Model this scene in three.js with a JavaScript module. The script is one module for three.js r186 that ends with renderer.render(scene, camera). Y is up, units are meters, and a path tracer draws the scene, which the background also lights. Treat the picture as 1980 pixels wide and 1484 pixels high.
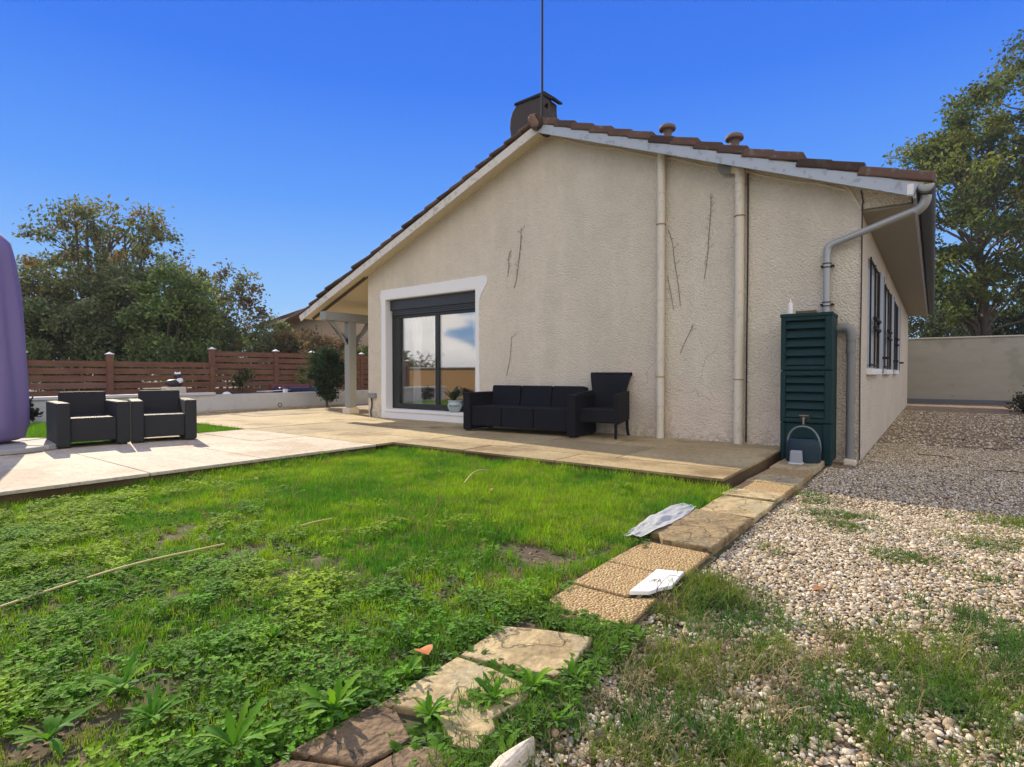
import * as THREE from 'three';
import { RoundedBoxGeometry } from 'three/addons/geometries/RoundedBoxGeometry.js';
import { mergeGeometries } from 'three/addons/utils/BufferGeometryUtils.js';

// ---------------------------------------------------------------- camera, sky, sun, exposure
const scene = new THREE.Scene();
const camera = new THREE.PerspectiveCamera(68.85, 1980 / 1484, 0.05, 2000);
camera.position.set(0, 0.92, 0);
camera.rotation.order = 'YXZ';
camera.rotation.y = THREE.MathUtils.degToRad(37);
camera.rotation.x = -0.01847;
const renderer = new THREE.WebGLRenderer({ antialias: true });
renderer.toneMapping = THREE.LinearToneMapping;
renderer.toneMappingExposure = 1.8;
renderer.shadowMap.enabled = true;
const EXPOSURE = 1.8;
const SUN = new THREE.Vector3(-0.966, 0, -0.262).normalize().multiplyScalar(Math.cos(0.52)).setY(Math.sin(0.52));
const sun = new THREE.DirectionalLight(new THREE.Color().setRGB(1, 0.86, 0.66), 3.9);
sun.position.copy(SUN).multiplyScalar(60);
sun.castShadow = true;
sun.shadow.mapSize.set(4096, 4096);
Object.assign(sun.shadow.camera, { left: -30, right: 30, top: 30, bottom: -30, near: 1, far: 140 });
scene.add(sun, sun.target);

// ---------------------------------------------------------------- helpers: random numbers and noise
function rng(seed) { let s = seed | 0; return () => { s = (s + 0x6d2b79f5) | 0; let t = Math.imul(s ^ (s >>> 15), 1 | s); t = (t + Math.imul(t ^ (t >>> 7), 61 | t)) ^ t; return ((t ^ (t >>> 14)) >>> 0) / 4294967296; }; }
const hash = (x, y, s) => { let h = Math.imul(x, 374761393) + Math.imul(y, 668265263) + Math.imul(s, 1442695041); h = Math.imul(h ^ (h >>> 13), 1274126177); return ((h ^ (h >>> 16)) >>> 0) / 4294967296; };
const mod = (a, n) => ((a % n) + n) % n;
const sm = (t) => t * t * (3 - 2 * t);
const smooth = (a, b, v) => sm(Math.min(1, Math.max(0, (v - a) / (b - a))));
const lerp = (a, b, t) => a + (b - a) * t;
const mix3 = (a, b, t) => [lerp(a[0], b[0], t), lerp(a[1], b[1], t), lerp(a[2], b[2], t)];
function vnoise(x, y, p, s) {                       // value noise, period p in cells (0: none)
  const xi = Math.floor(x), yi = Math.floor(y), fx = sm(x - xi), fy = sm(y - yi);
  const w = (a) => (p ? mod(a, p) : a);
  const a = hash(w(xi), w(yi), s), b = hash(w(xi + 1), w(yi), s), c = hash(w(xi), w(yi + 1), s), d = hash(w(xi + 1), w(yi + 1), s);
  return lerp(lerp(a, b, fx), lerp(c, d, fx), fy);
}
function fbm(u, v, cells, oct, s) { let t = 0, a = 0.5, n = 0, c = cells; for (let i = 0; i < oct; i++) { t += a * vnoise(u * c, v * c, c, s + i * 17); n += a; a *= 0.5; c *= 2; } return t / n; }
function fbm2(x, y, oct, s) { let t = 0, a = 0.5, n = 0; for (let i = 0; i < oct; i++) { t += a * vnoise(x, y, 0, s + i * 17); n += a; a *= 0.5; x *= 2; y *= 2; } return t / n; }
function cellnoise(u, v, n, s) {                    // tileable Worley: [distance to nearest, to second, id]
  const x = u * n, y = v * n, xi = Math.floor(x), yi = Math.floor(y); let d1 = 9, d2 = 9, id = 0;
  for (let j = -1; j < 2; j++) for (let i = -1; i < 2; i++) {
    const a = mod(xi + i, n), b = mod(yi + j, n), px = xi + i + hash(a, b, s), py = yi + j + hash(a, b, s + 5);
    const d = Math.hypot(px - x, py - y); if (d < d1) { d2 = d1; d1 = d; id = hash(a, b, s + 9); } else if (d < d2) d2 = d;
  }
  return [d1, d2, id];
}
const toS = (c) => Math.round(255 * Math.min(1, Math.max(0, c <= 0.0031308 ? c * 12.92 : 1.055 * c ** (1 / 2.4) - 0.055)));
function colorTex(n, metres, fn, m = n) {           // fn(u, v) -> linear rgb
  const d = new Uint8Array(n * m * 4);
  for (let y = 0; y < m; y++) for (let x = 0; x < n; x++) { const c = fn((x + 0.5) / n, (y + 0.5) / m), o = (y * n + x) * 4; d[o] = toS(c[0]); d[o + 1] = toS(c[1]); d[o + 2] = toS(c[2]); d[o + 3] = 255; }
  return finish(new THREE.DataTexture(d, n, m), metres, true);
}
function grayTex(n, metres, fn) {
  const d = new Uint8Array(n * n * 4);
  for (let y = 0; y < n; y++) for (let x = 0; x < n; x++) { const c = Math.round(255 * Math.min(1, Math.max(0, fn((x + 0.5) / n, (y + 0.5) / n)))), o = (y * n + x) * 4; d[o] = d[o + 1] = d[o + 2] = c; d[o + 3] = 255; }
  return finish(new THREE.DataTexture(d, n, n), metres, false);
}
function finish(t, metres, srgb) {
  t.wrapS = t.wrapT = THREE.RepeatWrapping; t.magFilter = THREE.LinearFilter; t.minFilter = THREE.LinearFilter;
  if (srgb) t.colorSpace = THREE.SRGBColorSpace;
  const [a, b] = Array.isArray(metres) ? metres : [metres, metres]; t.repeat.set(1 / a, 1 / b); t.needsUpdate = true; return t;
}
const re = (t, metres) => { const c = t.clone(); c.repeat.set(1 / metres, 1 / metres); c.needsUpdate = true; return c; };

// ---------------------------------------------------------------- the sky: clear blue in view, broken cloud behind the camera (the door glass mirrors its low part)
{
  const W = 1536, Hh = 768, d = new Float32Array(W * Hh * 4);
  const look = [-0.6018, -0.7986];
  const stops = [[0, [0.42, 0.67, 0.98]], [0.12, [0.27, 0.55, 0.98]], [0.28, [0.11, 0.35, 0.97]], [0.45, [0.045, 0.21, 0.90]], [0.62, [0.033, 0.16, 0.78]], [1, [0.033, 0.14, 0.62]]];
  for (let j = 0; j < Hh; j++) for (let i = 0; i < W; i++) {
    const el = ((j + 0.5) / Hh - 0.5) * Math.PI, az = ((i + 0.5) / W - 0.5) * 2 * Math.PI;
    const y = Math.sin(el), cx = Math.cos(az), cz = Math.sin(az), o = (j * W + i) * 4;
    let k = 0; const yy = Math.max(0, y); while (k < stops.length - 2 && yy > stops[k + 1][0]) k++;
    let c = mix3(stops[k][1], stops[k + 1][1], Math.min(1, (yy - stops[k][0]) / (stops[k + 1][0] - stops[k][0])));
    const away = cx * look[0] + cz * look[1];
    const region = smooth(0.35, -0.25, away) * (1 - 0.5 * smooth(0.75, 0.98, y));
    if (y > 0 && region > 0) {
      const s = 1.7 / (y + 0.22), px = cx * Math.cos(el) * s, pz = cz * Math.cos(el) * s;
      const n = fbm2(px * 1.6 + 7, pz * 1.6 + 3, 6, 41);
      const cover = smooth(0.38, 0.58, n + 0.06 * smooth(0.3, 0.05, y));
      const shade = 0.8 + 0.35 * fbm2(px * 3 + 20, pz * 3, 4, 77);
      c = mix3(c, [1.85 * shade, 1.7 * shade, 1.52 * shade], region * cover * 0.95);  // cloud added above the low bank and brightened to fill the shade
    }
    // one small pale cloud low beside the left trees
    const daz = Math.atan2(Math.sin(az + 2.572), Math.cos(az + 2.572)), cl = smooth(1.0, 0.2, Math.hypot(daz / 0.045, (el - 0.075) / 0.04) + 1.1 * (fbm2(az * 60, el * 60, 4, 9) - 0.5));
    c = mix3(c, [0.60, 0.70, 0.84], cl * 0.7);
    d[o] = c[0] / EXPOSURE; d[o + 1] = c[1] / EXPOSURE; d[o + 2] = c[2] / EXPOSURE; d[o + 3] = 1;
  }
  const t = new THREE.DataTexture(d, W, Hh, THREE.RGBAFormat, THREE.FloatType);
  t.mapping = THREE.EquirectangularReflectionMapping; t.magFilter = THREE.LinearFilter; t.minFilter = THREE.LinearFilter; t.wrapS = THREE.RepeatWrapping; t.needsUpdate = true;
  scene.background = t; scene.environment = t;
}

// ---------------------------------------------------------------- helpers: geometry, things and parts
const used = new Map(), base = new Map();
function numbered(name) { const n = used.get(name) ?? 0; used.set(name, n + 1); return n ? `${name}_${String(n).padStart(3, '0')}` : name; }
function uvm(g) {                                   // uv in metres by the face's main direction
  if (g.index) g = g.toNonIndexed();
  for (const k of Object.keys(g.attributes)) if (!['position', 'normal', 'uv'].includes(k)) g.deleteAttribute(k);
  const p = g.attributes.position, uv = new Float32Array(p.count * 2), a = new THREE.Vector3(), b = new THREE.Vector3(), c = new THREE.Vector3();
  for (let i = 0; i < p.count; i += 3) {
    a.fromBufferAttribute(p, i); b.fromBufferAttribute(p, i + 1); c.fromBufferAttribute(p, i + 2);
    const n = b.clone().sub(a).cross(c.clone().sub(a)); const x = Math.abs(n.x), y = Math.abs(n.y), z = Math.abs(n.z);
    [a, b, c].forEach((q, k) => { const o = (i + k) * 2; if (y >= x && y >= z) { uv[o] = q.x; uv[o + 1] = -q.z; } else if (x >= z) { uv[o] = q.z; uv[o + 1] = q.y; } else { uv[o] = q.x; uv[o + 1] = q.y; } });
  }
  g.setAttribute('uv', new THREE.BufferAttribute(uv, 2)); if (!g.attributes.normal) g.computeVertexNormals();
  return g;
}
function join(gs) { gs = (Array.isArray(gs) ? gs : [gs]).flat(); gs = gs.map((g) => (g.userData.keepUv ? (g.index ? g.toNonIndexed() : g) : uvm(g))); return gs.length > 1 ? mergeGeometries(gs) : gs[0]; }
function rootOf(o) { while (o.parent && o.parent !== scene) o = o.parent; return o; }
function obj(name, gs, m, parent = scene, data) {   // ONE named mesh; geometry in world metres unless the thing was turned
  const g = join(gs); const r = parent === scene ? null : rootOf(parent), b = r && base.get(r);
  if (b) g.translate(-b[0], -b[1], -b[2]);
  const o = new THREE.Mesh(g, m); o.name = parent === scene ? numbered(name) : name; o.castShadow = o.receiveShadow = true; parent.add(o);
  if (data) Object.assign(o.userData, data);
  return o;
}
function tag(o, label, category, group, kind) { o.userData.label = label; if (category) o.userData.category = category; if (group) o.userData.group = group; if (kind) o.userData.kind = kind; return o; }
function thing(name, label, category, pos = [0, 0, 0], turn = 0, group, kind) {
  const o = new THREE.Group(); o.name = numbered(name); o.position.set(...pos); o.rotation.y = turn; scene.add(o);
  if (!turn) base.set(o, pos);
  return tag(o, label, category, group, kind);
}
const bx = (x0, x1, y0, y1, z0, z1, r = 0) => { const w = x1 - x0, h = y1 - y0, d = z1 - z0; const g = r ? new RoundedBoxGeometry(w, h, d, 2, Math.min(r, w / 2.01, h / 2.01, d / 2.01)) : new THREE.BoxGeometry(w, h, d); return g.translate((x0 + x1) / 2, (y0 + y1) / 2, (z0 + z1) / 2); };
const V = (x, y, z) => new THREE.Vector3(x, y, z);
const tube = (pts, r, seg = 24, rad = 8, tension = 0.5) => new THREE.TubeGeometry(new THREE.CatmullRomCurve3(pts.map((p) => V(...p)), false, 'catmullrom', tension), seg, r, rad, false);
function cyl(a, b, r0, r1 = r0, seg = 12) { const A = V(...a), B = V(...b), d = B.clone().sub(A); const g = new THREE.CylinderGeometry(r1, r0, d.length(), seg); g.applyQuaternion(new THREE.Quaternion().setFromUnitVectors(V(0, 1, 0), d.clone().normalize())); return g.translate((A.x + B.x) / 2, (A.y + B.y) / 2, (A.z + B.z) / 2); }
const lathe = (pts, seg = 28) => new THREE.LatheGeometry(pts.map((p) => new THREE.Vector2(...p)), seg);
function prism(pts, z0, z1, holes = [], bevel = 0) { const s = new THREE.Shape(pts.map((p) => new THREE.Vector2(...p))); for (const h of holes) s.holes.push(new THREE.Path(h.map((p) => new THREE.Vector2(...p)))); return new THREE.ExtrudeGeometry(s, { depth: z1 - z0 - 2 * bevel, bevelEnabled: bevel > 0, bevelThickness: bevel, bevelSize: bevel, bevelOffset: -bevel, bevelSegments: 2 }).translate(0, 0, z0 + bevel); }
function slabPoly(pts, y0, y1, bevel = 0.006) { return prism(pts.map(([x, z]) => [x, -z]), y0, y1, [], bevel).rotateX(-Math.PI / 2); }   // polygon on the ground, [x, z]
function wobble(g, amp, scale, s) {                 // roughen a solid without opening it
  const p = g.attributes.position; for (let i = 0; i < p.count; i++) { const x = p.getX(i), y = p.getY(i), z = p.getZ(i); const n = (k) => fbm2(x * scale + y * scale * 0.7 + k * 9.1, z * scale - y * scale * 0.5 + k * 3.3, 3, s + k) - 0.5; p.setXYZ(i, x + amp * n(1), y + amp * n(2), z + amp * n(3)); } g.computeVertexNormals(); return g;
}

// ---------------------------------------------------------------- materials
const std = (rgb, rough = 0.8, o = {}) => new THREE.MeshStandardMaterial({ color: new THREE.Color().setRGB(...rgb), roughness: rough, ...o });
const phys = (rgb, rough, spec, o = {}) => new THREE.MeshPhysicalMaterial({ color: new THREE.Color().setRGB(...rgb), roughness: rough, specularIntensity: spec, ...o });
const T = {};
T.speck = grayTex(512, 1, (u, v) => 0.6 * fbm(u, v, 60, 3, 3) + 0.4 * fbm(u, v, 9, 3, 8));
T.roughcast = grayTex(1024, 2.2, (u, v) => { const c = cellnoise(u, v, 95, 21), f = cellnoise(u, v, 190, 5); return 0.55 * (1 - Math.min(1, c[0] * 1.15)) * (0.5 + c[2]) + 0.25 * (1 - f[0]) + 0.35 * fbm(u, v, 20, 3, 7); });
T.grime = grayTex(512, 3, (u, v) => fbm(u, v, 4, 6, 91));
const wallTone = colorTex(1024, 5.3, (u, v) => {
  const big = fbm(u, v, 3, 4, 2) - 0.5, fine = fbm(u, v, 180, 2, 12) - 0.5, c = cellnoise(u, v, 200, 33), st = fbm(u * 1, v, 7, 5, 61);
  let k = 1 + 0.12 * big + 0.14 * fine - 0.10 * (c[2] > 0.94 ? 1 : 0);
  let rgb = [0.68 * k, 0.60 * k, 0.47 * k];
  return mix3(rgb, [0.46, 0.41, 0.31], 0.3 * smooth(0.55, 0.8, st));
});
const M = {};
M.render = std([1, 1, 1], 0.95, { map: wallTone, bumpMap: T.roughcast, bumpScale: 0.022 });
M.gable = std([1, 1, 1], 0.95, { bumpMap: T.roughcast, bumpScale: 0.018, map: (() => {
  const W0 = 9.4, H0 = 5.3, t = colorTex(1536, [W0, H0], (u, v) => {
    const x = -9.8 + u * W0, y = -0.35 + v * H0, n1 = fbm2(x * 0.8, y * 0.8, 4, 2) - 0.5, n2 = fbm2(x * 5, y * 5, 3, 12) - 0.5, f = fbm2(x * 40, y * 40, 2, 31) - 0.5, st = fbm2(x * 7, y * 0.5, 4, 61) - 0.5;
    let k = 1 + 0.13 * n1 + 0.09 * n2 + 0.12 * f + 0.10 * st, c = [0.68 * k, 0.61 * k, 0.49 * k];
    c = mix3(c, [0.61 * k, 0.555 * k, 0.455 * k], 0.45 * smooth(-4.75, -4.6, x + 0.1 * n2));
    const low = smooth(0.95, 0.75, y + 1.1 * n1 + 0.3 * n2) * smooth(-4.1, -3.9, x); c = mix3(c, [0.68 * k, 0.57 * k, 0.46 * k], 0.55 * low);
    const splash = fbm2(x * 22, y * 22, 3, 71); c = mix3(c, [0.30, 0.24, 0.16], 0.42 * smooth(0.44, 0.62, splash) * smooth(0.30, 0.0, y + 0.25 * n2));
    const rust = smooth(0.09, 0.0, Math.abs(x + 3.0 + 0.08 * n2)) * smooth(0.75, 0.1, y) * smooth(0.35, 0.6, fbm2(x * 30, y * 6, 3, 81)); c = mix3(c, [0.42, 0.25, 0.11], 0.6 * rust);
    const green = smooth(0.56, 0.7, fbm2(x * 3, y * 1.2, 5, 91)) * 0.18; c = mix3(c, [0.50, 0.48, 0.36], green);
    const cr = Math.abs(fbm2(x * 1.1 + 3, y * 1.1, 4, 101) - 0.5); if (cr < 0.0022 && y < 1.4 && fbm2(x * 2, y * 2, 2, 111) > 0.5) c = mix3(c, [0.25, 0.21, 0.16], 0.5);
    return c;
  }, 866);
  t.offset.set(9.8 / W0, 0.35 / H0); return t;
})() });
M.paleRender = std([0.62, 0.55, 0.43], 0.95, { bumpMap: T.roughcast, bumpScale: 0.004 });
M.white = std([0.78, 0.78, 0.77], 0.7, { bumpMap: T.speck, bumpScale: 0.003 });
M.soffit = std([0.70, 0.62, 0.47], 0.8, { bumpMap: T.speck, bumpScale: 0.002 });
M.greyPaint = std([0.50, 0.52, 0.54], 0.6, { map: colorTex(256, 1.3, (u, v) => { const k = 0.85 + 0.3 * fbm(u, v, 8, 4, 5) - 0.25 * smooth(0.62, 0.72, fbm(u, v, 24, 3, 55)); return [k, k, k * 0.98]; }) });
M.tileTex = colorTex(512, 1.1, (u, v) => { const n = fbm(u, v, 6, 5, 31), l = smooth(0.6, 0.75, fbm(u, v, 18, 4, 66)); let c = mix3([0.058, 0.035, 0.027], [0.105, 0.06, 0.045], n); return mix3(c, [0.2, 0.19, 0.15], 0.3 * l); });
M.tiles = [0.62, 1, 1.45].map((k) => std([k, k * 0.98, k * 0.95], 0.85, { map: M.tileTex, bumpMap: T.speck, bumpScale: 0.004 }));
M.terracotta = std([0.165, 0.115, 0.092], 0.9, { bumpMap: T.speck, bumpScale: 0.004 });
M.black = std([0.012, 0.014, 0.017], 0.35);
M.darkMetal = std([0.016, 0.016, 0.018], 0.8);
M.chimney = std([0.055, 0.043, 0.038], 0.8, { bumpMap: T.grime, bumpScale: 0.03 });
M.pvc = std([0.66, 0.60, 0.48], 0.55, { map: colorTex(512, 1.5, (u, v) => { const k = 0.9 + 0.2 * fbm(u, v, 6, 4, 15) - 0.16 * smooth(0.6, 0.75, fbm(u, v, 40, 3, 8)); return [k, k, k]; }) });
M.zinc = std([0.36, 0.37, 0.36], 0.45, { metalness: 0.4, bumpMap: T.grime, bumpScale: 0.004 });
M.greyPvc = std([0.20, 0.21, 0.21], 0.55, { bumpMap: T.speck, bumpScale: 0.001 });
M.glass = new THREE.MeshPhysicalMaterial({ color: 0xffffff, roughness: 0.02, transmission: 1, thickness: 0, ior: 2.33 });
M.curtain = new THREE.MeshPhysicalMaterial({ color: new THREE.Color().setRGB(0.75, 0.75, 0.73), roughness: 1, transmission: 0.3, thickness: 0, side: THREE.DoubleSide });
M.inside = std([0.22, 0.2, 0.18], 0.9);
M.rattan = phys([0.0085, 0.0095, 0.014], 0.62, 0.4, { bumpMap: grayTex(256, 0.12, (u, v) => { const row = Math.floor(v * 10), w = Math.abs(Math.sin((u * 6 + (row % 2) * 0.5) * Math.PI)), r = Math.sin(((v * 10) % 1) * Math.PI); return 0.2 + 0.8 * r * (0.35 + 0.65 * w); }), bumpScale: 0.006 });
M.greyRattan = phys([0.033, 0.034, 0.037], 0.6, 0.45, { bumpMap: M.rattan.bumpMap, bumpScale: 0.006 });
M.wicker = phys([0.009, 0.010, 0.014], 0.62, 0.4, { bumpMap: M.rattan.bumpMap, bumpScale: 0.005 });
M.tank = new THREE.MeshPhysicalMaterial({ color: new THREE.Color().setRGB(0.005, 0.030, 0.032), roughness: 0.6, specularIntensity: 0.45, bumpMap: T.speck, bumpScale: 0.0015 });
const slabTone = (a, b, stain, s, amt) => colorTex(1024, 2.7, (u, v) => {
  const n = fbm(u, v, 5, 6, s), f = fbm(u, v, 90, 3, s + 3), st = smooth(0.48, 0.72, fbm(u, v, 4, 5, s + 40)), str = fbm(u * 0.25, v, 24, 4, s + 12), c = cellnoise(u, v, 150, s);
  let k = mix3(a, b, n); k = mix3(k, stain, amt * st); const q = 1 + 0.45 * (f - 0.5) + 0.28 * (str - 0.5) - (c[2] > 0.93 ? 0.25 : 0); return [k[0] * q, k[1] * q, k[2] * q];
});
M.terrace = [0.86, 1, 1.12].map((k, i) => std([k, k, k], 0.85, { map: i ? M.terraceTex : (M.terraceTex = slabTone([0.30, 0.22, 0.10], [0.43, 0.35, 0.19], [0.17, 0.11, 0.042], 7, 0.85)), bumpMap: T.speck, bumpScale: 0.004 }));
M.patioTex = slabTone([0.47, 0.40, 0.285], [0.56, 0.50, 0.385], [0.36, 0.28, 0.18], 19, 0.7);
M.patio = [0.94, 1, 1.05].map((k) => std([k, k, k], 0.85, { map: M.patioTex, bumpMap: T.speck, bumpScale: 0.003 }));
M.stoneTex = colorTex(1024, 1.25, (u, v) => {
  const n = fbm(u, v, 4, 6, 33), f = fbm(u, v, 70, 4, 36), m = fbm(u, v, 14, 5, 73), c = Math.abs(fbm(u, v, 5, 5, 53) - 0.5), c2 = Math.abs(fbm(u, v, 9, 4, 59) - 0.5);
  let k = mix3([0.40, 0.30, 0.145], [0.54, 0.44, 0.235], n); k = mix3(k, [0.22, 0.16, 0.075], 0.5 * smooth(0.52, 0.68, m)); k = mix3(k, [0.30, 0.29, 0.20], 0.4 * smooth(0.55, 0.7, fbm(u, v, 8, 4, 93)));
  const q = (0.72 + 0.56 * f) * (c < 0.009 ? 0.5 : 1) * (c2 < 0.006 ? 0.65 : 1); return [k[0] * q, k[1] * q, k[2] * q];
});
T.stone = grayTex(1024, 1.25, (u, v) => { const c = Math.abs(fbm(u, v, 5, 5, 53) - 0.5); return 0.55 * fbm(u, v, 12, 6, 73) + 0.3 * fbm(u, v, 60, 3, 36) - (c < 0.012 ? 0.25 : 0) + 0.2; });
M.stone = std([1, 1, 1], 0.95, { map: M.stoneTex, bumpMap: T.stone, bumpScale: 0.018 });
M.darkStone = std([0.60, 0.56, 0.52], 0.95, { map: M.stoneTex, bumpMap: T.stone, bumpScale: 0.028 });
M.brownStone = std([0.42, 0.36, 0.38], 0.95, { map: M.stoneTex, bumpMap: T.stone, bumpScale: 0.035 });
M.pebbleDash = std([1, 1, 1], 0.9, { map: colorTex(1024, 0.8, (u, v) => { const c = cellnoise(u, v, 62, 71), e = smooth(0.0, 0.32, c[1] - c[0]); let k = mix3([0.50, 0.33, 0.12], [0.66, 0.52, 0.27], c[2]); if (c[2] > 0.85) k = [0.45, 0.26, 0.12]; return mix3([0.2, 0.13, 0.06], k, 0.25 + 0.75 * e); }), bumpMap: grayTex(1024, 0.8, (u, v) => { const c = cellnoise(u, v, 62, 71); return 1 - Math.min(1, c[0] * 1.25); }), bumpScale: 0.01 });
M.fence = std([0.215, 0.095, 0.053], 0.8, { map: colorTex(512, 1.6, (u, v) => { const g = fbm(u * 0.12, v, 60, 4, 3), b = fbm(u, v, 5, 4, 17); const k = 0.6 + 0.5 * g + 0.4 * (b - 0.5); return mix3([k, k, k], [k * 0.95, k * 1.15, k * 1.2], smooth(0.5, 0.8, b)); }) });
M.fencePale = std([0.24, 0.12, 0.085], 0.8, { map: M.fence.map });
M.wood = std([0.16, 0.10, 0.05], 0.85, { map: M.fence.map });
M.bark = std([0.085, 0.068, 0.05], 0.95, { bumpMap: T.grime, bumpScale: 0.03 });
M.postPaint = std([0.27, 0.28, 0.265], 0.75, { bumpMap: T.grime, bumpScale: 0.004 });
M.lowWall = std([0.66, 0.66, 0.65], 0.9, { map: colorTex(512, 2.1, (u, v) => { const k = 0.93 + 0.16 * (fbm(u, v, 5, 5, 44) - 0.5) - 0.08 * smooth(0.6, 0.8, fbm(u, v, 26, 3, 4)); return [k, k, k]; }), bumpMap: T.roughcast, bumpScale: 0.006 });
M.gardenWall = std([0.36, 0.345, 0.285], 0.95, { map: colorTex(512, 3.7, (u, v) => { const k = 0.9 + 0.25 * (fbm(u, v, 4, 5, 14) - 0.5) + 0.12 * (fbm(u * 0.15, v, 30, 3, 3) - 0.5); return mix3([k, k, k], [0.62, 0.66, 0.55], 0.5 * smooth(0.58, 0.75, fbm(u, v, 7, 4, 6))); }), bumpMap: T.roughcast, bumpScale: 0.006 });
const leafMat = (t = 0.45) => new THREE.MeshPhysicalMaterial({ color: 0xffffff, roughness: 0.92, specularIntensity: 0.25, transmission: t, thickness: 0, side: THREE.DoubleSide });
M.leaf = leafMat(0.45); M.blade = leafMat(0.55);
M.dryBlade = std([1, 1, 1], 0.9, { side: THREE.DoubleSide });

// ---------------------------------------------------------------- the ground and the paved areas
const structure = (o, label, category) => tag(o, label, category, null, 'structure');
{
  const soilTex = colorTex(1024, 2.3, (u, v) => { const n = fbm(u, v, 6, 6, 3), f = fbm(u, v, 80, 3, 9), c = cellnoise(u, v, 90, 4); let k = mix3([0.06, 0.05, 0.026], [0.13, 0.095, 0.055], n); k = mix3(k, [0.05, 0.075, 0.015], 0.55 * smooth(0.45, 0.6, fbm(u, v, 9, 4, 28))); const q = 0.7 + 0.6 * f + (c[2] > 0.94 ? 0.7 : 0); return [k[0] * q, k[1] * q, k[2] * q]; });
  const far = new THREE.CircleGeometry(900, 64).rotateX(-Math.PI / 2).translate(0, -0.19, 0);
  structure(obj('ground', far, std([1, 1, 1], 1, { map: re(soilTex, 7) })), 'brown and green ground reaching out behind the fence and the garden wall', 'ground');
  const soil = std([1, 1, 1], 1, { map: soilTex, bumpMap: T.grime, bumpScale: 0.05 });
  const lumpy = (w, d, x, y, z, amp, s) => { const g = new THREE.PlaneGeometry(w, d, Math.round(w * 14), Math.round(d * 14)).rotateX(-Math.PI / 2).translate(x, y, z), p = g.attributes.position; for (let i = 0; i < p.count; i++) p.setY(i, p.getY(i) + amp * (fbm2(p.getX(i) * 3, p.getZ(i) * 3, 3, s) - 0.5)); g.computeVertexNormals(); return g; };
  structure(obj('lawn', lumpy(4.8, 9, -3.36, -0.115, -0.5, 0.035, 5), soil), 'soil of the front lawn between terrace, patio and slab path', 'lawn');
  structure(obj('lawn', lumpy(4.6, 7.6, -11.3, -0.04, -0.95, 0.03, 8), soil), 'strip of lawn soil between the patio and the low white wall', 'lawn');
  const gravelTex = colorTex(1024, 1.0, (u, v) => { const c = cellnoise(u, v, 52, 13), e = smooth(0, 0.3, c[1] - c[0]); let k = mix3([0.36, 0.28, 0.19], [0.66, 0.60, 0.50], c[2]); if (c[2] > 0.8) k = [0.42, 0.27, 0.17]; if (c[2] < 0.15) k = [0.30, 0.30, 0.29]; const q = 0.75 + 0.5 * fbm(u, v, 3, 4, 2); return mix3([0.12, 0.085, 0.05], [k[0] * q, k[1] * q, k[2] * q], 0.2 + 0.8 * e); });
  structure(obj('gravel_yard', lumpy(11, 30, 4.53, -0.142, -10, 0.02, 9), std([0.78, 0.69, 0.56], 1, { map: gravelTex, bumpMap: grayTex(1024, 1.0, (u, v) => { const c = cellnoise(u, v, 52, 13); return 1 - Math.min(1, c[0] * 1.2); }), bumpScale: 0.015 })), 'beige gravel yard beside the slab path, running along the house to the garden wall', 'gravel yard');
}
function paving(parent, cols, rows, y0, y1, mats, s, skip = () => false) {
  const r = rng(s);
  for (let i = 0; i < cols.length - 1; i++) for (let j = 0; j < rows.length - 1; j++) {
    if (skip(i, j)) continue;
    const g = 0.005, dy = (r() - 0.5) * 0.006;
    obj('paving_slab', bx(cols[i] + g, cols[i + 1] - g, y0, y1 + dy, rows[j] + g, rows[j + 1] - g, 0.006), mats[Math.floor(r() * mats.length)], parent);
  }
}
{
  const t = thing('terrace', 'stained tan concrete terrace along the gable wall, raised a step above the lawn', 'terrace', [-5, 0, -6], 0, null, 'structure');
  obj('terrace_base', bx(-13.62, -1.46, -0.3, -0.028, -7.66, -5.0), std([0.30, 0.24, 0.16], 0.95, { map: M.terraceTex, bumpMap: T.grime, bumpScale: 0.02 }), t);
  obj('terrace_base', bx(-13.62, -9.7, -0.3, -0.028, -14, -7.66), std([0.30, 0.24, 0.16], 0.95, { map: M.terraceTex }), t);
  paving(t, [-5.75, -4.5, -3.2, -1.452], [-5.55, -4.99], -0.028, 0, M.terrace, 4);
  paving(t, [-9.05, -7.0, -5.6, -4.2, -2.75, -1.452], [-6.6, -5.55], -0.028, 0, M.terrace, 7);
  paving(t, [-9.05, -7.0, -5.2, -3.3, -1.452], [-7.69, -6.6], -0.028, 0, M.terrace, 9);
  paving(t, [-9.05, -7.6, -5.75], [-5.55, -4.72], -0.028, 0, M.terrace, 12);
  paving(t, [-13.6, -11.4, -9.05], [-14, -11, -9.2, -7.69, -6.2, -4.72], -0.028, 0, M.terrace, 15);
}
{
  const t = thing('patio', 'pale cream concrete patio slabs under the armchairs, raised above the lawn', 'patio', [-7.4, 0, -2], 0, null, 'structure');
  obj('patio_base', bx(-8.98, -5.77, -0.3, -0.03, -4.72, 4.5), std([0.30, 0.25, 0.18], 0.95, { map: M.terraceTex, bumpMap: T.grime, bumpScale: 0.03 }), t);
  paving(t, [-9.0, -7.35, -5.75], [-4.72, -3.95, -3.2, -2.1, -1.0, 0.4, 1.8, 3.2, 4.5], -0.03, 0, M.patio, 22);
}
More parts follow.
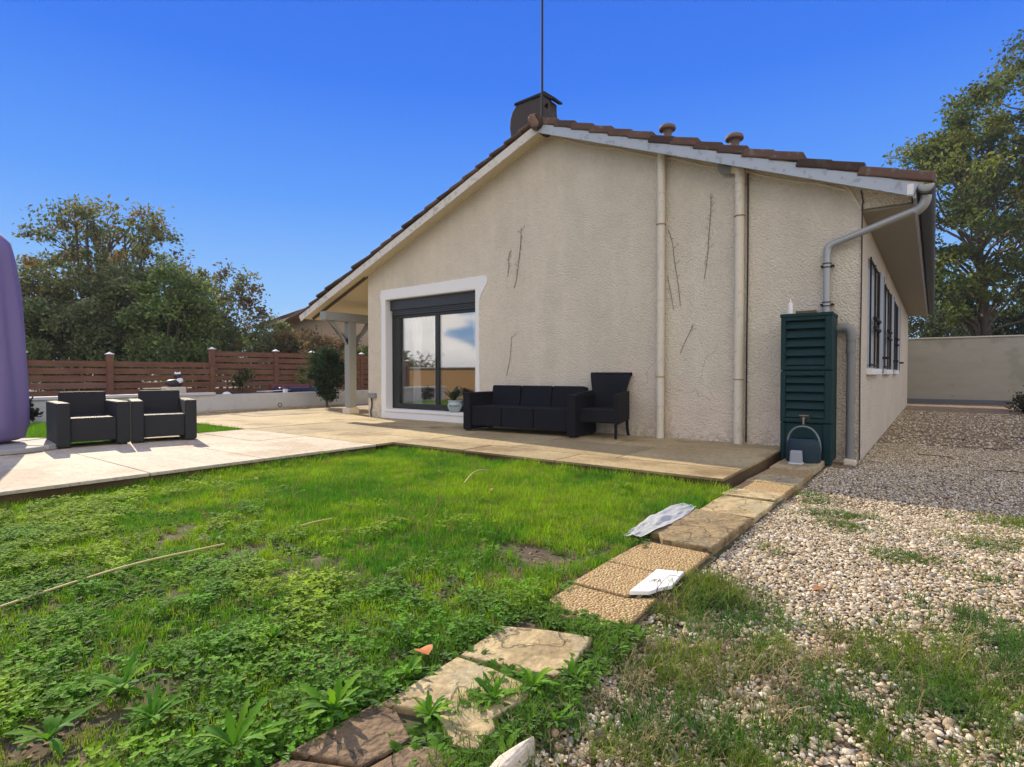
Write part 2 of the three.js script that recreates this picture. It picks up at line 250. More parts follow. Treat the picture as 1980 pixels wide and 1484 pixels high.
{
  const t = thing('garden_path', 'line of mismatched stone and pebbled slabs leading to the green water butt', 'path', [-1.18, -0.15, -4.5], 0, null, 'structure');
  const A = -1.39, B = -0.982;
  const q = (x0, x1, z0, z1, j = 0.012, s = 1) => { const r = rng(s * 77 + 5), k = () => (r() - 0.5) * 2 * j; return [[x0 + k(), z1 + k()], [x1 + k(), z1 + k()], [x1 + k(), z0 + k()], [x0 + k(), z0 + k()]]; };
  const P = (pts, m, top = -0.08, label, b = 0.008) => obj('paving_slab', slabPoly(pts, top - 0.075, top, b), m, t, label ? { label } : undefined);
  P(q(A, B, -7.45, -6.98, 0.006, 1), M.stone, -0.078); P(q(A, B, -6.96, -6.43, 0.01, 2), M.stone, -0.08); P(q(A + 0.01, B, -6.41, -5.98, 0.012, 3), M.pebbleDash, -0.083); P(q(A, B + 0.01, -5.96, -5.52, 0.012, 4), M.stone, -0.082);
  P(q(A, B, -5.50, -5.07, 0.012, 5), M.pebbleDash, -0.085); P(q(A - 0.01, B + 0.005, -5.05, -4.76, 0.014, 6), M.stone, -0.078); P(q(A, B, -4.72, -4.42, 0.014, 7), M.stone, -0.09); P(q(A + 0.01, B + 0.004, -4.40, -4.09, 0.014, 8), M.stone, -0.08);
  P([[-1.28, -3.19], [-0.99, -3.2], [-0.982, -4.02], [-1.41, -4.07], [-1.40, -3.30], [-1.345, -3.29]], M.darkStone, -0.068, 'thick dark weathered slab lying proud of the others', 0.012);
  P(q(A, B - 0.01, -3.165, -2.72, 0.01, 9), M.pebbleDash, -0.092); P([[-1.39, -2.33], [-1.105, -2.33], [-1.103, -2.70], [-1.392, -2.70]], M.pebbleDash, -0.09);
  P([[-1.33, -2.03], [-1.24, -1.98], [-1.01, -2.0], [-0.972, -2.1], [-0.985, -2.40], [-1.10, -2.315], [-1.375, -2.315], [-1.37, -2.1]], M.pebbleDash, -0.094);
  P([[-1.345, -1.475], [-1.0, -1.56], [-0.978, -1.62], [-1.03, -1.885], [-1.2, -1.83], [-1.37, -1.75]], M.stone, -0.088, 'pale cracked limestone slab');
  P([[-1.34, -1.11], [-1.15, -1.19], [-1.02, -1.25], [-1.0, -1.46], [-1.2, -1.475], [-1.345, -1.462]], M.stone, -0.088, 'pale limestone slab half under weeds');
  P([[-1.03, -1.10], [-0.965, -1.12], [-0.985, -1.23], [-1.06, -1.29], [-1.19, -1.19]], M.stone, -0.085, 'small broken limestone piece');
  P([[-1.36, -0.82], [-1.16, -0.9], [-1.14, -1.05], [-1.27, -1.112], [-1.352, -1.10]], M.brownStone, -0.085, 'dark purplish brown slab piece');
  P([[-1.36, -0.5], [-0.9, -0.5], [-0.93, -1.04], [-0.99, -1.085], [-1.125, -1.045], [-1.148, -0.9], [-1.35, -0.80]], M.brownStone, -0.088, 'dark purplish brown slab');
  P(q(A, B, -0.47, 0.0, 0.012, 15), M.stone, -0.09); P(q(A, B, 0.03, 0.5, 0.012, 16), M.stone, -0.09);
}

// ---------------------------------------------------------------- the house
const WZ = -7.69, BZ = -22.6, XL = -9.63, XR = -0.69, AX = -5.06, S = 0.396, TILT = Math.atan(S);
const under = (x) => 4.83 - S * Math.abs(x - AX);
const house = thing('house', 'low beige rendered house with brown tiled gable roof, glazed door and white soil pipes', 'house', [AX, -0.2, -14]);
{
  const door = [[-9.08, 0.16], [-6.6, 0.16], [-6.6, 2.45], [-9.08, 2.45]];
  const wall = (pts, holes) => prism(pts, WZ - 0.3, WZ, holes);
  obj('gable_wall', wall([[XL, -0.3], [XR, -0.3], [XR, under(XR)], [AX, 4.83], [XL, under(XL)]], [door]), M.gable, house);
  obj('side_wall', [bx(XR - 0.3, XR - 0.003, -0.3, under(XR) - 0.05, BZ, -15.3), bx(XR - 0.3, XR - 0.003, -0.3, 0.98, -15.3, WZ - 0.3), bx(XR - 0.3, XR - 0.003, 2.42, under(XR) - 0.05, -15.3, WZ - 0.3), ...[[-8.55, WZ - 0.3], [-11.3, -10.0], [-14.2, -12.9]].map(([a, b]) => bx(XR - 0.3, XR - 0.003, 0.98, 2.42, a, b))], M.render, house);
  obj('back_wall', bx(-11.4, XR - 0.3, -0.3, 2.2, BZ, BZ + 0.3), M.paleRender, house);
  obj('porch_wall', [bx(XL + 0.003, XL + 0.3, -0.3, under(XL) - 0.02, -11.5, WZ - 0.3), bx(-11.4, XL, -0.3, 2.25, -11.8, -11.5), bx(-11.4, -11.1, -0.3, 2.25, BZ, -11.8)], M.paleRender, house);
  obj('interior_floor', bx(-9.6, -1, -0.1, 0.02, -22.2, WZ - 0.31), M.inside, house);
  obj('interior_wall', [bx(-9.3, -1, 0.02, 2.58, -13.2, -13.05), bx(-5.2, -5.1, 0.02, 2.58, -13.05, -8.0)], M.inside, house);
  obj('ceiling', bx(-9.3, -1, 2.58, 2.64, -22.2, WZ - 0.31), M.inside, house);
}
{ // the glazed door in its white surround
  const r = rng(8), ed = (pts) => { const out = []; for (let i = 0; i < pts.length; i++) { const a = pts[i], b = pts[(i + 1) % pts.length], n = Math.max(2, Math.round(Math.hypot(b[0] - a[0], b[1] - a[1]) / 0.05)); for (let k = 0; k < n; k++) out.push([lerp(a[0], b[0], k / n) + (r() - 0.5) * 0.012, lerp(a[1], b[1], k / n) + (r() - 0.5) * 0.012]); } return out; };
  const d = obj('glazed_door', [bx(-9.08, -8.86, 0.19, 2.12, -7.95, -7.87, 0.008), bx(-6.72, -6.6, 0.19, 2.12, -7.95, -7.87, 0.008), bx(-8.86, -6.72, 0.19, 0.30, -7.95, -7.87, 0.008), bx(-8.86, -6.72, 2.06, 2.12, -7.95, -7.87, 0.008)], M.black, house, { label: 'black framed sliding glass door' });
  obj('door_surround', prism(ed([[-9.2, -0.03], [-6.5, -0.03], [-6.53, 1.0], [-6.53, 2.2], [-6.47, 2.36], [-6.36, 2.5], [-6.33, 2.62], [-6.42, 2.665], [-7.6, 2.645], [-9.2, 2.635], [-9.225, 2.5], [-9.19, 2.3]]), WZ - 0.02, WZ + 0.012, [[[-9.075, 0.165], [-6.605, 0.165], [-6.605, 2.445], [-9.075, 2.445]]]), M.white, d);
  obj('reveal', [bx(-9.079, -9.062, 0.175, 2.44, -7.86, WZ + 0.01), bx(-9.06, -6.62, 2.432, 2.449, -7.86, WZ + 0.008), bx(-6.618, -6.601, 0.175, 2.44, -7.86, WZ + 0.009)], M.white, d);
  obj('sill', bx(-9.07, -6.605, 0.13, 0.186, -7.99, WZ + 0.035, 0.006), M.white, d);
  obj('shutter_box', [bx(-9.06, -6.62, 2.22, 2.43, -7.96, -7.80, 0.01), ...[0, 1, 2].map((k) => bx(-9.02, -6.64, 2.11 + k * 0.037, 2.144 + k * 0.037, -7.90, -7.815 - k * 0.006, 0.006))], std([0.022, 0.025, 0.03], 0.4), d);
  obj('mullion', [bx(-7.85, -7.785, 0.30, 2.06, -7.955, -7.9, 0.006), bx(-7.785, -7.73, 0.30, 2.06, -7.94, -7.88, 0.006)], M.black, d);
  obj('pane', bx(-8.86, -7.82, 0.30, 2.06, -7.932, -7.926), M.glass, d); obj('pane', bx(-7.76, -6.72, 0.30, 2.06, -7.912, -7.906), M.glass, d);
  obj('pane', bx(-8.86, -7.82, 0.30, 2.06, -7.951, -7.946), M.glass, d); obj('pane', bx(-7.76, -6.72, 0.30, 2.06, -7.931, -7.926), M.glass, d);
  obj('handle', bx(-7.81, -7.79, 1.0, 1.25, -7.9, -7.872, 0.008), M.darkMetal, d);
}
{ // roof: deck, soffits, bargeboards, verge tiles one by one, the tile field, ridge
  const slope = (side, u0, u1, t0, t1, z0, z1, r = 0) => { const g = bx(u0, u1, t0, t1, z0, z1, r).rotateZ(-TILT); if (side < 0) g.scale(-1, 1, 1); const gg = g.index ? g.toNonIndexed() : g; if (side < 0) { const p = gg.attributes.position; for (const k of Object.keys(gg.attributes)) { const a = gg.attributes[k], n = a.itemSize; for (let i = 0; i < p.count; i += 3) for (let c = 0; c < n; c++) { const q = a.array[i * n + n + c]; a.array[i * n + n + c] = a.array[i * n + 2 * n + c]; a.array[i * n + 2 * n + c] = q; } } gg.computeVertexNormals(); } return gg.translate(AX, 4.83, 0); };
  const C = Math.cos(TILT), RL = (12.02 - 5.06) / C, RR = (5.06 - 0.13) / C;
  const FZ = -7.39, roof = obj('roof', [slope(1, -0.02, RR, 0, 0.07, BZ - 0.3, FZ - 0.02), slope(-1, -0.02, RL - 0.3, 0, 0.07, BZ - 0.3, FZ - 0.02)], M.soffit, house);
  obj('bargeboard', slope(1, 0.03, RR - 0.04, -0.085, 0.05, FZ - 0.025, FZ), std([0.40, 0.455, 0.53], 0.6, { map: M.greyPaint.map }), roof, { label: 'grey painted bargeboard of the right slope' });
  obj('bargeboard', slope(-1, 0.03, RL - 0.34, -0.085, 0.05, FZ - 0.025, FZ), std([0.66, 0.62, 0.55], 0.6, { map: M.greyPaint.map }), roof, { label: 'cream bargeboard of the left slope' });
  obj('verge_trim', [slope(1, 0.05, RR - 0.55, -0.03, 0.0, WZ + 0.002, WZ + 0.03), slope(-1, 0.05, 5.0, -0.03, 0.0, WZ + 0.002, WZ + 0.03)], M.soffit, roof);
  const r = rng(3), step = 0.335;
  const verge = (side, n) => { for (let i = 0; i < n; i++) { const g = bx(-0.19, 0.19, 0, 0.105, -0.24, 0.02, 0.02); const p = g.attributes.position; for (let k = 0; k < p.count; k++) if (p.getZ(k) < -0.05 && p.getY(k) < 0.07) p.setY(k, p.getY(k) + 0.045); g.rotateZ(0.10 + (r() - 0.5) * 0.03).translate(0.16 + i * step, 0.052 + (r() - 0.5) * 0.008, FZ + (r() - 0.5) * 0.012); g.computeVertexNormals(); const t = g.index ? g.toNonIndexed() : g; t.rotateZ(-TILT + (r() - 0.5) * 0.012); if (side < 0) t.rotateY(Math.PI).translate(0, 0, 2 * FZ - 0.22); t.translate(AX, 4.83, 0); t.computeVertexNormals(); obj('verge_tile', t, M.tiles[Math.floor(r() * 3)], roof); } };
  verge(1, 16); verge(-1, 23);
  // tile field: one wavy clay tile, laid over both slopes
  const tile = new THREE.PlaneGeometry(0.36, 0.30, 1, 8).rotateX(-Math.PI / 2), tp = tile.attributes.position;
  for (let k = 0; k < tp.count; k++) tp.setY(k, 0.03 * Math.cos((tp.getZ(k) / 0.30) * 2 * Math.PI) + (tp.getX(k) > 0 ? 0.03 : 0));
  tile.computeVertexNormals();
  const spots = []; for (const [side, n] of [[1, 15], [-1, 22]]) for (let i = 0; i < n; i++) for (let z = FZ - 0.4; z > BZ - 0.2; z -= 0.30) spots.push([side, i, z]);
  const field = new THREE.InstancedMesh(uvm(tile), new THREE.MeshStandardMaterial({ map: M.tileTex, roughness: 0.85, side: THREE.DoubleSide }), spots.length), m4 = new THREE.Matrix4(), qq = new THREE.Quaternion(), e = new THREE.Euler(), one = V(1, 1, 1), col = new THREE.Color();
  spots.forEach(([side, i, z], k) => { const s = 0.16 + i * step, x = AX + side * (s * C + 0.11 * S), y = 4.83 - s * S * C + 0.10; e.set(0, side < 0 ? Math.PI : 0, -TILT, 'YXZ'); m4.compose(V(x - AX, y + 0.2, z + 14), qq.setFromEuler(e), one); field.setMatrixAt(k, m4); const c = 0.7 + 0.6 * r(); field.setColorAt(k, col.setRGB(c, c, c)); });
  field.name = 'roof_tiles'; field.userData.kind = 'stuff'; roof.add(field);
  for (let i = 0; i < 36; i++) { const z = FZ + 0.05 - i * 0.42; obj('ridge_tile', wobble(new THREE.CylinderGeometry(0.115, 0.13, 0.45, 10, 1, false).rotateX(Math.PI / 2).translate(AX, 4.885, z - 0.2), 0.01, 5, i), M.tiles[i % 3], roof); }
  obj('ridge_end', wobble(new THREE.SphereGeometry(0.1, 20, 14).scale(0.85, 1.2, 0.5).translate(AX - 0.03, 4.885, FZ + 0.04), 0.13, 16, 3), std([0.2, 0.125, 0.085], 0.95, { bumpMap: T.grime, bumpScale: 0.05 }), roof);
  // eaves on the right: boxed soffit, closing board, gutter
  obj('ceiling_edge', slope(-1, 4.95, RL - 0.4, -0.055, 0, WZ - 0.03, WZ + 0.01), std([0.10, 0.075, 0.05], 0.8), roof);
  obj('closing_board', prism([[XR + 0.002, 2.83], [-0.22, 2.83], [-0.22, under(-0.22) - 0.01], [XR + 0.002, under(XR) - 0.01]], WZ - 0.04, WZ + 0.004), M.render, roof);
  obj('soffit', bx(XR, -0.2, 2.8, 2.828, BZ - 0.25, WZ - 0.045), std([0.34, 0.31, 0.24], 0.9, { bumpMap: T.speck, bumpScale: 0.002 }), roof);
  obj('fascia', bx(-0.2, -0.17, 2.8, 2.96, BZ - 0.25, FZ - 0.03), M.greyPaint, roof);
  const gut = []; for (let i = 0; i <= 10; i++) { const a = Math.PI + (i / 10) * Math.PI; gut.push([Math.cos(a) * 0.082, Math.sin(a) * 0.082]); } for (let i = 10; i >= 0; i--) { const a = Math.PI + (i / 10) * Math.PI; gut.push([Math.cos(a) * 0.076, Math.sin(a) * 0.076]); }
  obj('gutter', [prism(gut, BZ - 0.25, FZ + 0.02).translate(-0.085, 2.90, 0), prism(gut.slice(0, 11), FZ + 0.02, FZ + 0.03).translate(-0.085, 2.90, 0), ...[...Array(14)].map((_, k) => bx(-0.17, -0.0, 2.895, 2.903, -7.9 - k * 1.1, -7.87 - k * 1.1))], std([0.06, 0.07, 0.07], 0.6, { metalness: 0.2 }), roof);
  obj('gutter_end', new THREE.SphereGeometry(0.074, 16, 8, 0, Math.PI * 2, Math.PI / 2, Math.PI / 2).scale(1, 1, 0.25).translate(-0.085, 2.905, FZ + 0.034), M.zinc, roof);
  // tile ventilators above the soil pipes
  for (const [x, h] of [[-3.16, 0], [-2.21, 0]]) { const y = under(x) + 0.19; obj('roof_vent', [lathe([[0.0, -0.15], [0.085, -0.15], [0.075, 0.05], [0.06, 0.15], [0.075, 0.19], [0.08, 0.215]], 20).translate(x, y, -7.98), lathe([[0.08, 0.205], [0.115, 0.21], [0.122, 0.235], [0.112, 0.27], [0.07, 0.295], [0, 0.305]], 20).translate(x, y, -7.98), bx(x - 0.16, x + 0.16, y - 0.06, y - 0.03, -8.15, -7.8).translate(-x, -y, 0).rotateZ(-TILT).translate(x, y, 0)], M.terracotta, roof); }
  // chimney with a hooded cap, and the aerial mast
  const ch = obj('chimney', prism([[-6.05, 4.4], [-6.14, 4.9], [-6.22, 5.2], [-6.25, 5.40], [-6.24, 5.55], [-6.19, 5.68], [-6.10, 5.78], [-5.52, 5.79], [-5.38, 5.66], [-5.375, 5.5], [-5.36, 5.42], [-5.30, 5.36], [-5.30, 4.5]], -8.46, -8.22, [[[-5.50, 5.58], [-5.425, 5.525], [-5.415, 5.60], [-5.45, 5.625]]], 0.015), M.chimney, roof);
  obj('chimney_cap', [prism([[-6.13, 5.775], [-6.12, 5.81], [-5.47, 5.835], [-5.27, 5.675], [-5.275, 5.645], [-5.36, 5.67], [-5.50, 5.785]], -8.48, -8.19, [], 0.006)], M.darkMetal, ch);
  obj('aerial_mast', [cyl([-5.13, 4.9, -7.62], [-5.13, 9.6, -7.62], 0.02, 0.016, 10), cyl([-5.13, 4.9, -7.62], [-5.13, 5.06, -7.62], 0.05, 0.024, 10)], M.darkMetal, roof);
  obj('roof_hook', [cyl([-6.75, 4.2, -7.6], [-6.75, 4.42, -7.6], 0.012), cyl([-6.83, 4.42, -7.6], [-6.69, 4.42, -7.6], 0.014)], M.terracotta, roof);
}
{ // porch: beam, post, braces
  const p = obj('porch_beam', bx(-10.75, -10.55, 2.08, 2.27, -11.5, -7.27, 0.012), M.postPaint, house);
  obj('porch_post', bx(-10.74, -10.56, 0.14, 2.08, -8.10, -7.90, 0.012), M.postPaint, p);
  obj('post_base', bx(-10.78, -10.52, -0.01, 0.14, -8.14, -7.86, 0.015), M.paleRender, p);
  const br = (z0, z1) => { const g = new THREE.ExtrudeGeometry(new THREE.Shape([[z0, 1.56], [z0, 1.70], [z1 + (z1 > z0 ? -0.02 : 0.02), 2.08], [z1 + (z1 > z0 ? -0.16 : 0.16), 2.08]].map((q) => new THREE.Vector2(...q))), { depth: 0.09, bevelEnabled: false }); return g.rotateY(-Math.PI / 2).translate(-10.605, 0, 0); };
  obj('brace', br(-7.9, -7.38), M.postPaint, p); obj('brace', br(-8.1, -8.62), M.postPaint, p);
}
{ // windows of the side wall behind dark bars
  for (const [z0, z1] of [[-8.55, -10.0], [-11.3, -12.9], [-14.2, -15.3]]) {
    const w = obj('window', bx(-0.80, -0.72, 0.98, 2.42, z1, z0), std([0.40, 0.42, 0.43], 0.5, { map: M.greyPaint.map }), house);
    obj('sill', bx(-0.98, -0.62, 0.90, 0.98, z1 - 0.05, z0 + 0.05, 0.008), M.white, w);
    for (let k = 0; k <= 2; k++) { const z = lerp(z0 - 0.03, z1 + 0.05, k / 2); obj('window_bar', bx(-0.672, -0.652, 1.0, 2.42, z - 0.012, z + 0.012), M.darkMetal, w); }
    for (const y of [1.02, 2.37]) obj('bar_rail', bx(-0.675, -0.655, y, y + 0.025, z1 + 0.02, z0 - 0.02), M.darkMetal, w);
    for (const y of [1.53, 1.66]) obj('bar_ornament', bx(-0.68, -0.63, y, y + 0.04, (z0 + z1) / 2 - 0.75, (z0 + z1) / 2 + 0.08, 0.008), M.darkMetal, w);
    const sh = obj('shutter', bx(-0.68, -0.645, 0.93, 2.43, z1 - 0.66, z1 - 0.03, 0.006), std([0.36, 0.38, 0.39], 0.5), w);
    obj('shutter_edge', bx(-0.683, -0.64, 0.92, 2.44, z1 - 0.69, z1 - 0.655), M.darkMetal, sh);
    obj('shutter_latch', bx(-0.65, -0.56, 1.14, 1.18, z1 - 0.62, z1 - 0.5, 0.008), M.darkMetal, sh);
  }
  obj('corner_cable', [tube([[-0.7, 3.05, WZ + 0.012], [-0.675, 2.9, WZ + 0.012], [-0.684, 2.83, WZ + 0.01], [-0.685, 1.8, WZ + 0.012], [-0.69, 1.0, WZ + 0.012], [-0.684, -0.1, WZ + 0.012]], 0.008, 60, 6)], std([0.07, 0.05, 0.035], 0.8), house);
  obj('seam_strip', tube([[-0.86, 3.13, WZ + 0.004], [-0.80, 3.05, WZ + 0.004], [-0.73, 2.9, WZ + 0.004], [-0.70, 2.83, WZ + 0.004]], 0.014, 20, 6), M.soffit, house);
}
{ // pipes on the gable
  const clip = (x, y, r) => new THREE.TorusGeometry(r + 0.006, 0.007, 6, 20).rotateX(Math.PI / 2).translate(x, y, WZ + 0.075);
  const Z = WZ + 0.075;
  const a = obj('soil_pipe', [cyl([-3.1, -0.02, Z], [-3.1, 4.06, Z], 0.055, 0.055, 20)], M.pvc, house);
  obj('pipe_clip', [clip(-3.1, 3.02, 0.055)], std([0.35, 0.2, 0.09], 0.8), a); obj('pipe_clip', [clip(-3.1, 0.87, 0.055)], std([0.4, 0.27, 0.08], 0.8), a);
  const b = obj('soil_pipe', [cyl([-2.035, -0.02, Z], [-2.035, 3.48, Z], 0.058, 0.058, 20), cyl([-2.035, 3.38, Z], [-2.035, 3.46, Z], 0.066, 0.066, 20), tube([[-2.035, 3.46, Z], [-2.04, 3.53, Z], [-2.08, 3.575, Z], [-2.15, 3.58, Z]], 0.06, 20, 16)], M.pvc, house);
  obj('pipe_elbow', tube([[-2.13, 3.58, Z], [-2.2, 3.59, Z], [-2.245, 3.63, Z], [-2.25, 3.72, Z - 0.02]], 0.068, 20, 16), M.greyPvc, b);
  obj('pipe_clip', [clip(-2.035, 2.96, 0.058)], std([0.35, 0.2, 0.09], 0.8), b); obj('pipe_clip', [clip(-2.035, 0.84, 0.058)], std([0.4, 0.27, 0.16], 0.8), b);
  obj('cable', tube([[-1.95, 3.5, WZ + 0.02], [-1.945, 2.5, WZ + 0.02], [-1.95, 1.2, WZ + 0.02], [-1.95, 0.02, WZ + 0.02]], 0.009, 30, 6), M.darkMetal, house);
  const wire = []; for (let i = 0; i <= 26; i++) { const x = -4.7 + i * 0.148; wire.push([x, under(x) - 0.05 - 0.025 * Math.abs(Math.sin(i * 0.52)) - 0.02, WZ + 0.03]); }
  obj('cable', tube(wire, 0.010, 90, 6), M.soffit, house);
  obj('socket', bx(-9.57, -9.36, 0.40, 0.5, WZ - 0.003, WZ + 0.07, 0.01), std([0.22, 0.23, 0.24], 0.5), house);
  obj('cable', tube([[-9.5, 0.4, WZ + 0.03], [-9.49, 0.25, WZ + 0.025], [-9.52, 0.12, WZ + 0.03], [-9.51, 0.0, WZ + 0.03]], 0.014, 20, 6), M.darkMetal, house);
  // rainwater pipe from the gutter over to the water butt
  const dp = obj('rainwater_pipe', [tube([[-0.085, 2.83, -7.48], [-0.09, 2.78, -7.49], [-0.12, 2.72, -7.5], [-0.18, 2.67, -7.52]], 0.05, 16, 14), cyl([-0.13, 2.705, -7.505], [-0.93, 2.462, -7.60], 0.04, 0.04, 16), tube([[-0.9, 2.47, -7.6], [-0.98, 2.445, -7.605], [-1.022, 2.40, -7.605], [-1.03, 2.32, -7.605]], 0.043, 20, 14), cyl([-1.03, 2.36, -7.605], [-1.03, 1.56, -7.605], 0.04, 0.04, 16)], M.zinc, house);
  for (const y of [2.18, 1.72]) obj('pipe_clip', [new THREE.TorusGeometry(0.045, 0.006, 6, 20).rotateX(Math.PI / 2).translate(-1.03, y, -7.605), new THREE.TorusGeometry(0.045, 0.006, 6, 20).rotateX(Math.PI / 2).translate(-1.03, y + 0.045, -7.605), bx(-1.10, -0.96, y + 0.015, y + 0.03, WZ, -7.61)], M.darkMetal, dp);
  const ov = obj('overflow_pipe', [tube([[-0.93, 1.45, -7.6], [-0.85, 1.455, -7.6], [-0.795, 1.43, -7.6], [-0.775, 1.36, -7.6], [-0.775, 1.3, -7.6]], 0.052, 24, 14), cyl([-0.775, 1.34, -7.6], [-0.775, -0.12, -7.6], 0.043, 0.043, 16), cyl([-0.775, 1.16, -7.6], [-0.775, 1.26, -7.6], 0.052, 0.052, 16)], M.greyPvc, house);
  obj('pipe_foot', wobble(bx(-0.84, -0.70, -0.16, -0.08, -7.62, -7.48, 0.03), 0.02, 8, 2), M.paleRender, ov);
  // a small lamp under the verge
  const lp = obj('spotlight', bx(-0.255, -0.19, 2.83, 2.95, -7.46, -7.385, 0.012), M.white, house); obj('lens', cyl([-0.30, 2.905, -7.43], [-0.25, 2.90, -7.425], 0.036, 0.036, 16), M.black, lp);
}

// ---------------------------------------------------------------- furniture
{ // three-seat sofa against the gable wall; its front faces +z
  const t = thing('sofa', 'black woven plastic three-seat sofa against the house wall beside the door', 'sofa', [-5.05, 0, -7.12], THREE.MathUtils.degToRad(4));
  const w = 2.0, y = 0.40, h = w / 2 - 0.14, m = (2 * h) / 3;
  for (let i = 0; i < 3; i++) {
    const a = -h + i * m + 0.006, b = a + m - 0.012;
    obj('seat_panel', bx(a, b, 0.09, y, -0.28, 0.33, 0.015), M.rattan, t);
    obj('back_panel', bx(a, b, y - 0.05, 0.735, -0.14, 0.0, 0.03).rotateX(-0.16).translate(0, 0, -0.13), M.rattan, t);
  }
  obj('back_frame', bx(-h, h, 0.09, 0.70, -0.37, -0.30, 0.012), M.rattan, t);
  for (const s of [-1, 1]) { const a = obj('armrest', bx(s * w / 2 - (s > 0 ? 0.14 : 0), s * w / 2 + (s > 0 ? 0 : 0.14), 0.02, 0.60, -0.36, 0.37, 0.02), M.rattan, t); obj('arm_cap', bx(s * (w / 2 - 0.07) - 0.078, s * (w / 2 - 0.07) + 0.078, 0.585, 0.612, -0.365, 0.378, 0.012), M.rattan, a); }
  for (const s of [-1, 1]) for (const z of [-0.3, 0.31]) obj('foot', bx(s * (w / 2 - 0.07) - 0.035, s * (w / 2 - 0.07) + 0.035, 0, 0.03, z - 0.03, z + 0.03), M.black, t);
}
{ // high-backed wicker armchair
  const t = thing('wicker_armchair', 'dark wicker armchair with tall flared back at the right end of the sofa', 'armchair', [-3.83, 0, -7.28], THREE.MathUtils.degToRad(7));
  obj('seat', bx(-0.27, 0.27, 0.22, 0.42, -0.24, 0.28, 0.025), M.wicker, t);
  const bp = []; const prof = [[0.38, -0.27, 0.25], [0.55, -0.275, 0.255], [0.7, -0.285, 0.27], [0.82, -0.31, 0.295], [0.9, -0.345, 0.315]];
  const pos = [], idx = []; const N = 10;
  for (const back of [0, 1]) prof.forEach(([y, z, hw]) => { for (let i = 0; i <= N; i++) { const u = (i / N) * 2 - 1; pos.push(u * hw, y, z + 0.05 * u * u - back * 0.045); } });
  const R = prof.length, st = N + 1, q = (a, b, c, d) => idx.push(a, b, c, a, c, d);
  for (let j = 0; j < R - 1; j++) for (let i = 0; i < N; i++) { const a = j * st + i; q(a, a + 1, a + st + 1, a + st); const b = a + R * st; q(b, b + st, b + st + 1, b + 1); }
  for (let i = 0; i < N; i++) { const a = (R - 1) * st + i; q(a, a + 1, a + 1 + R * st, a + R * st); const b = i; q(b, b + R * st, b + 1 + R * st, b + 1); }
  for (let j = 0; j < R - 1; j++) { const a = j * st; q(a, a + st, a + st + R * st, a + R * st); const b = a + N; q(b, b + R * st, b + st + R * st, b + st); }
  const g = new THREE.BufferGeometry(); g.setAttribute('position', new THREE.Float32BufferAttribute(pos, 3)); g.setIndex(idx); g.computeVertexNormals();
  const back = obj('backrest', g, M.wicker, t); obj('back_rim', tube(Array.from({ length: 11 }, (_, i) => { const u = (i / 10) * 2 - 1; return [u * 0.318, 0.905, -0.37 + 0.05 * u * u]; }), 0.028, 30, 8), M.wicker, back);
  for (const s of [-1, 1]) {
    const a = obj('armrest', prism([[-0.26, 0.24], [0.25, 0.2], [0.27, 0.24], [0.285, 0.60], [0.26, 0.635], [-0.25, 0.66]], -0.03, 0.03, [], 0.012).rotateY(-Math.PI / 2).translate(s * 0.285, 0, 0), M.wicker, t);
    obj('leg', cyl([s * 0.285, 0.24, 0.255], [s * 0.288, 0, 0.265], 0.024, 0.018, 10), M.wicker, t);
    obj('leg', tube([[s * 0.27, 0.3, -0.27], [s * 0.272, 0.14, -0.275], [s * 0.275, 0.05, -0.29], [s * 0.28, 0.0, -0.315]], 0.022, 16, 8), M.wicker, t);
  }
}
function loungeChair(label, x, z, turn) {   // front faces local +z
  const t = thing('lounge_armchair', label, 'armchair', [x, 0, z], turn);
  const w = 0.75, h = w / 2 - 0.14;
  obj('seat', bx(-h, h, 0.07, 0.365, -0.42, 0.31, 0.014), M.greyRattan, t);
  obj('backrest', bx(-h - 0.02, h + 0.02, 0.3, 0.68, -0.1, 0.0, 0.022).rotateX(-0.12).translate(0, 0, -0.36), M.greyRattan, t);
  for (const s of [-1, 1]) obj('armrest', bx(s * w / 2 - (s > 0 ? 0.14 : 0), s * w / 2 + (s > 0 ? 0 : 0.14), 0.02, 0.555, -0.56, 0.34, 0.018), M.greyRattan, t);
  for (const s of [-1, 1]) for (const f of [-0.45, 0.27]) obj('foot', bx(s * (w / 2 - 0.065) - 0.04, s * (w / 2 - 0.065) + 0.04, 0, 0.03, f - 0.03, f + 0.03), M.black, t);
  return t;
}
{
  loungeChair('dark grey woven armchair nearest the purple covered parasol', -8.375 - 0.34 * 0.992, -2.44 - 0.34 * 0.125, Math.atan2(0.992, 0.125));
  loungeChair('dark grey woven armchair on the right of the pair, nearer the house', -8.225 - 0.34 * 0.96, -3.185 - 0.34 * 0.28, Math.atan2(0.96, 0.28));
}
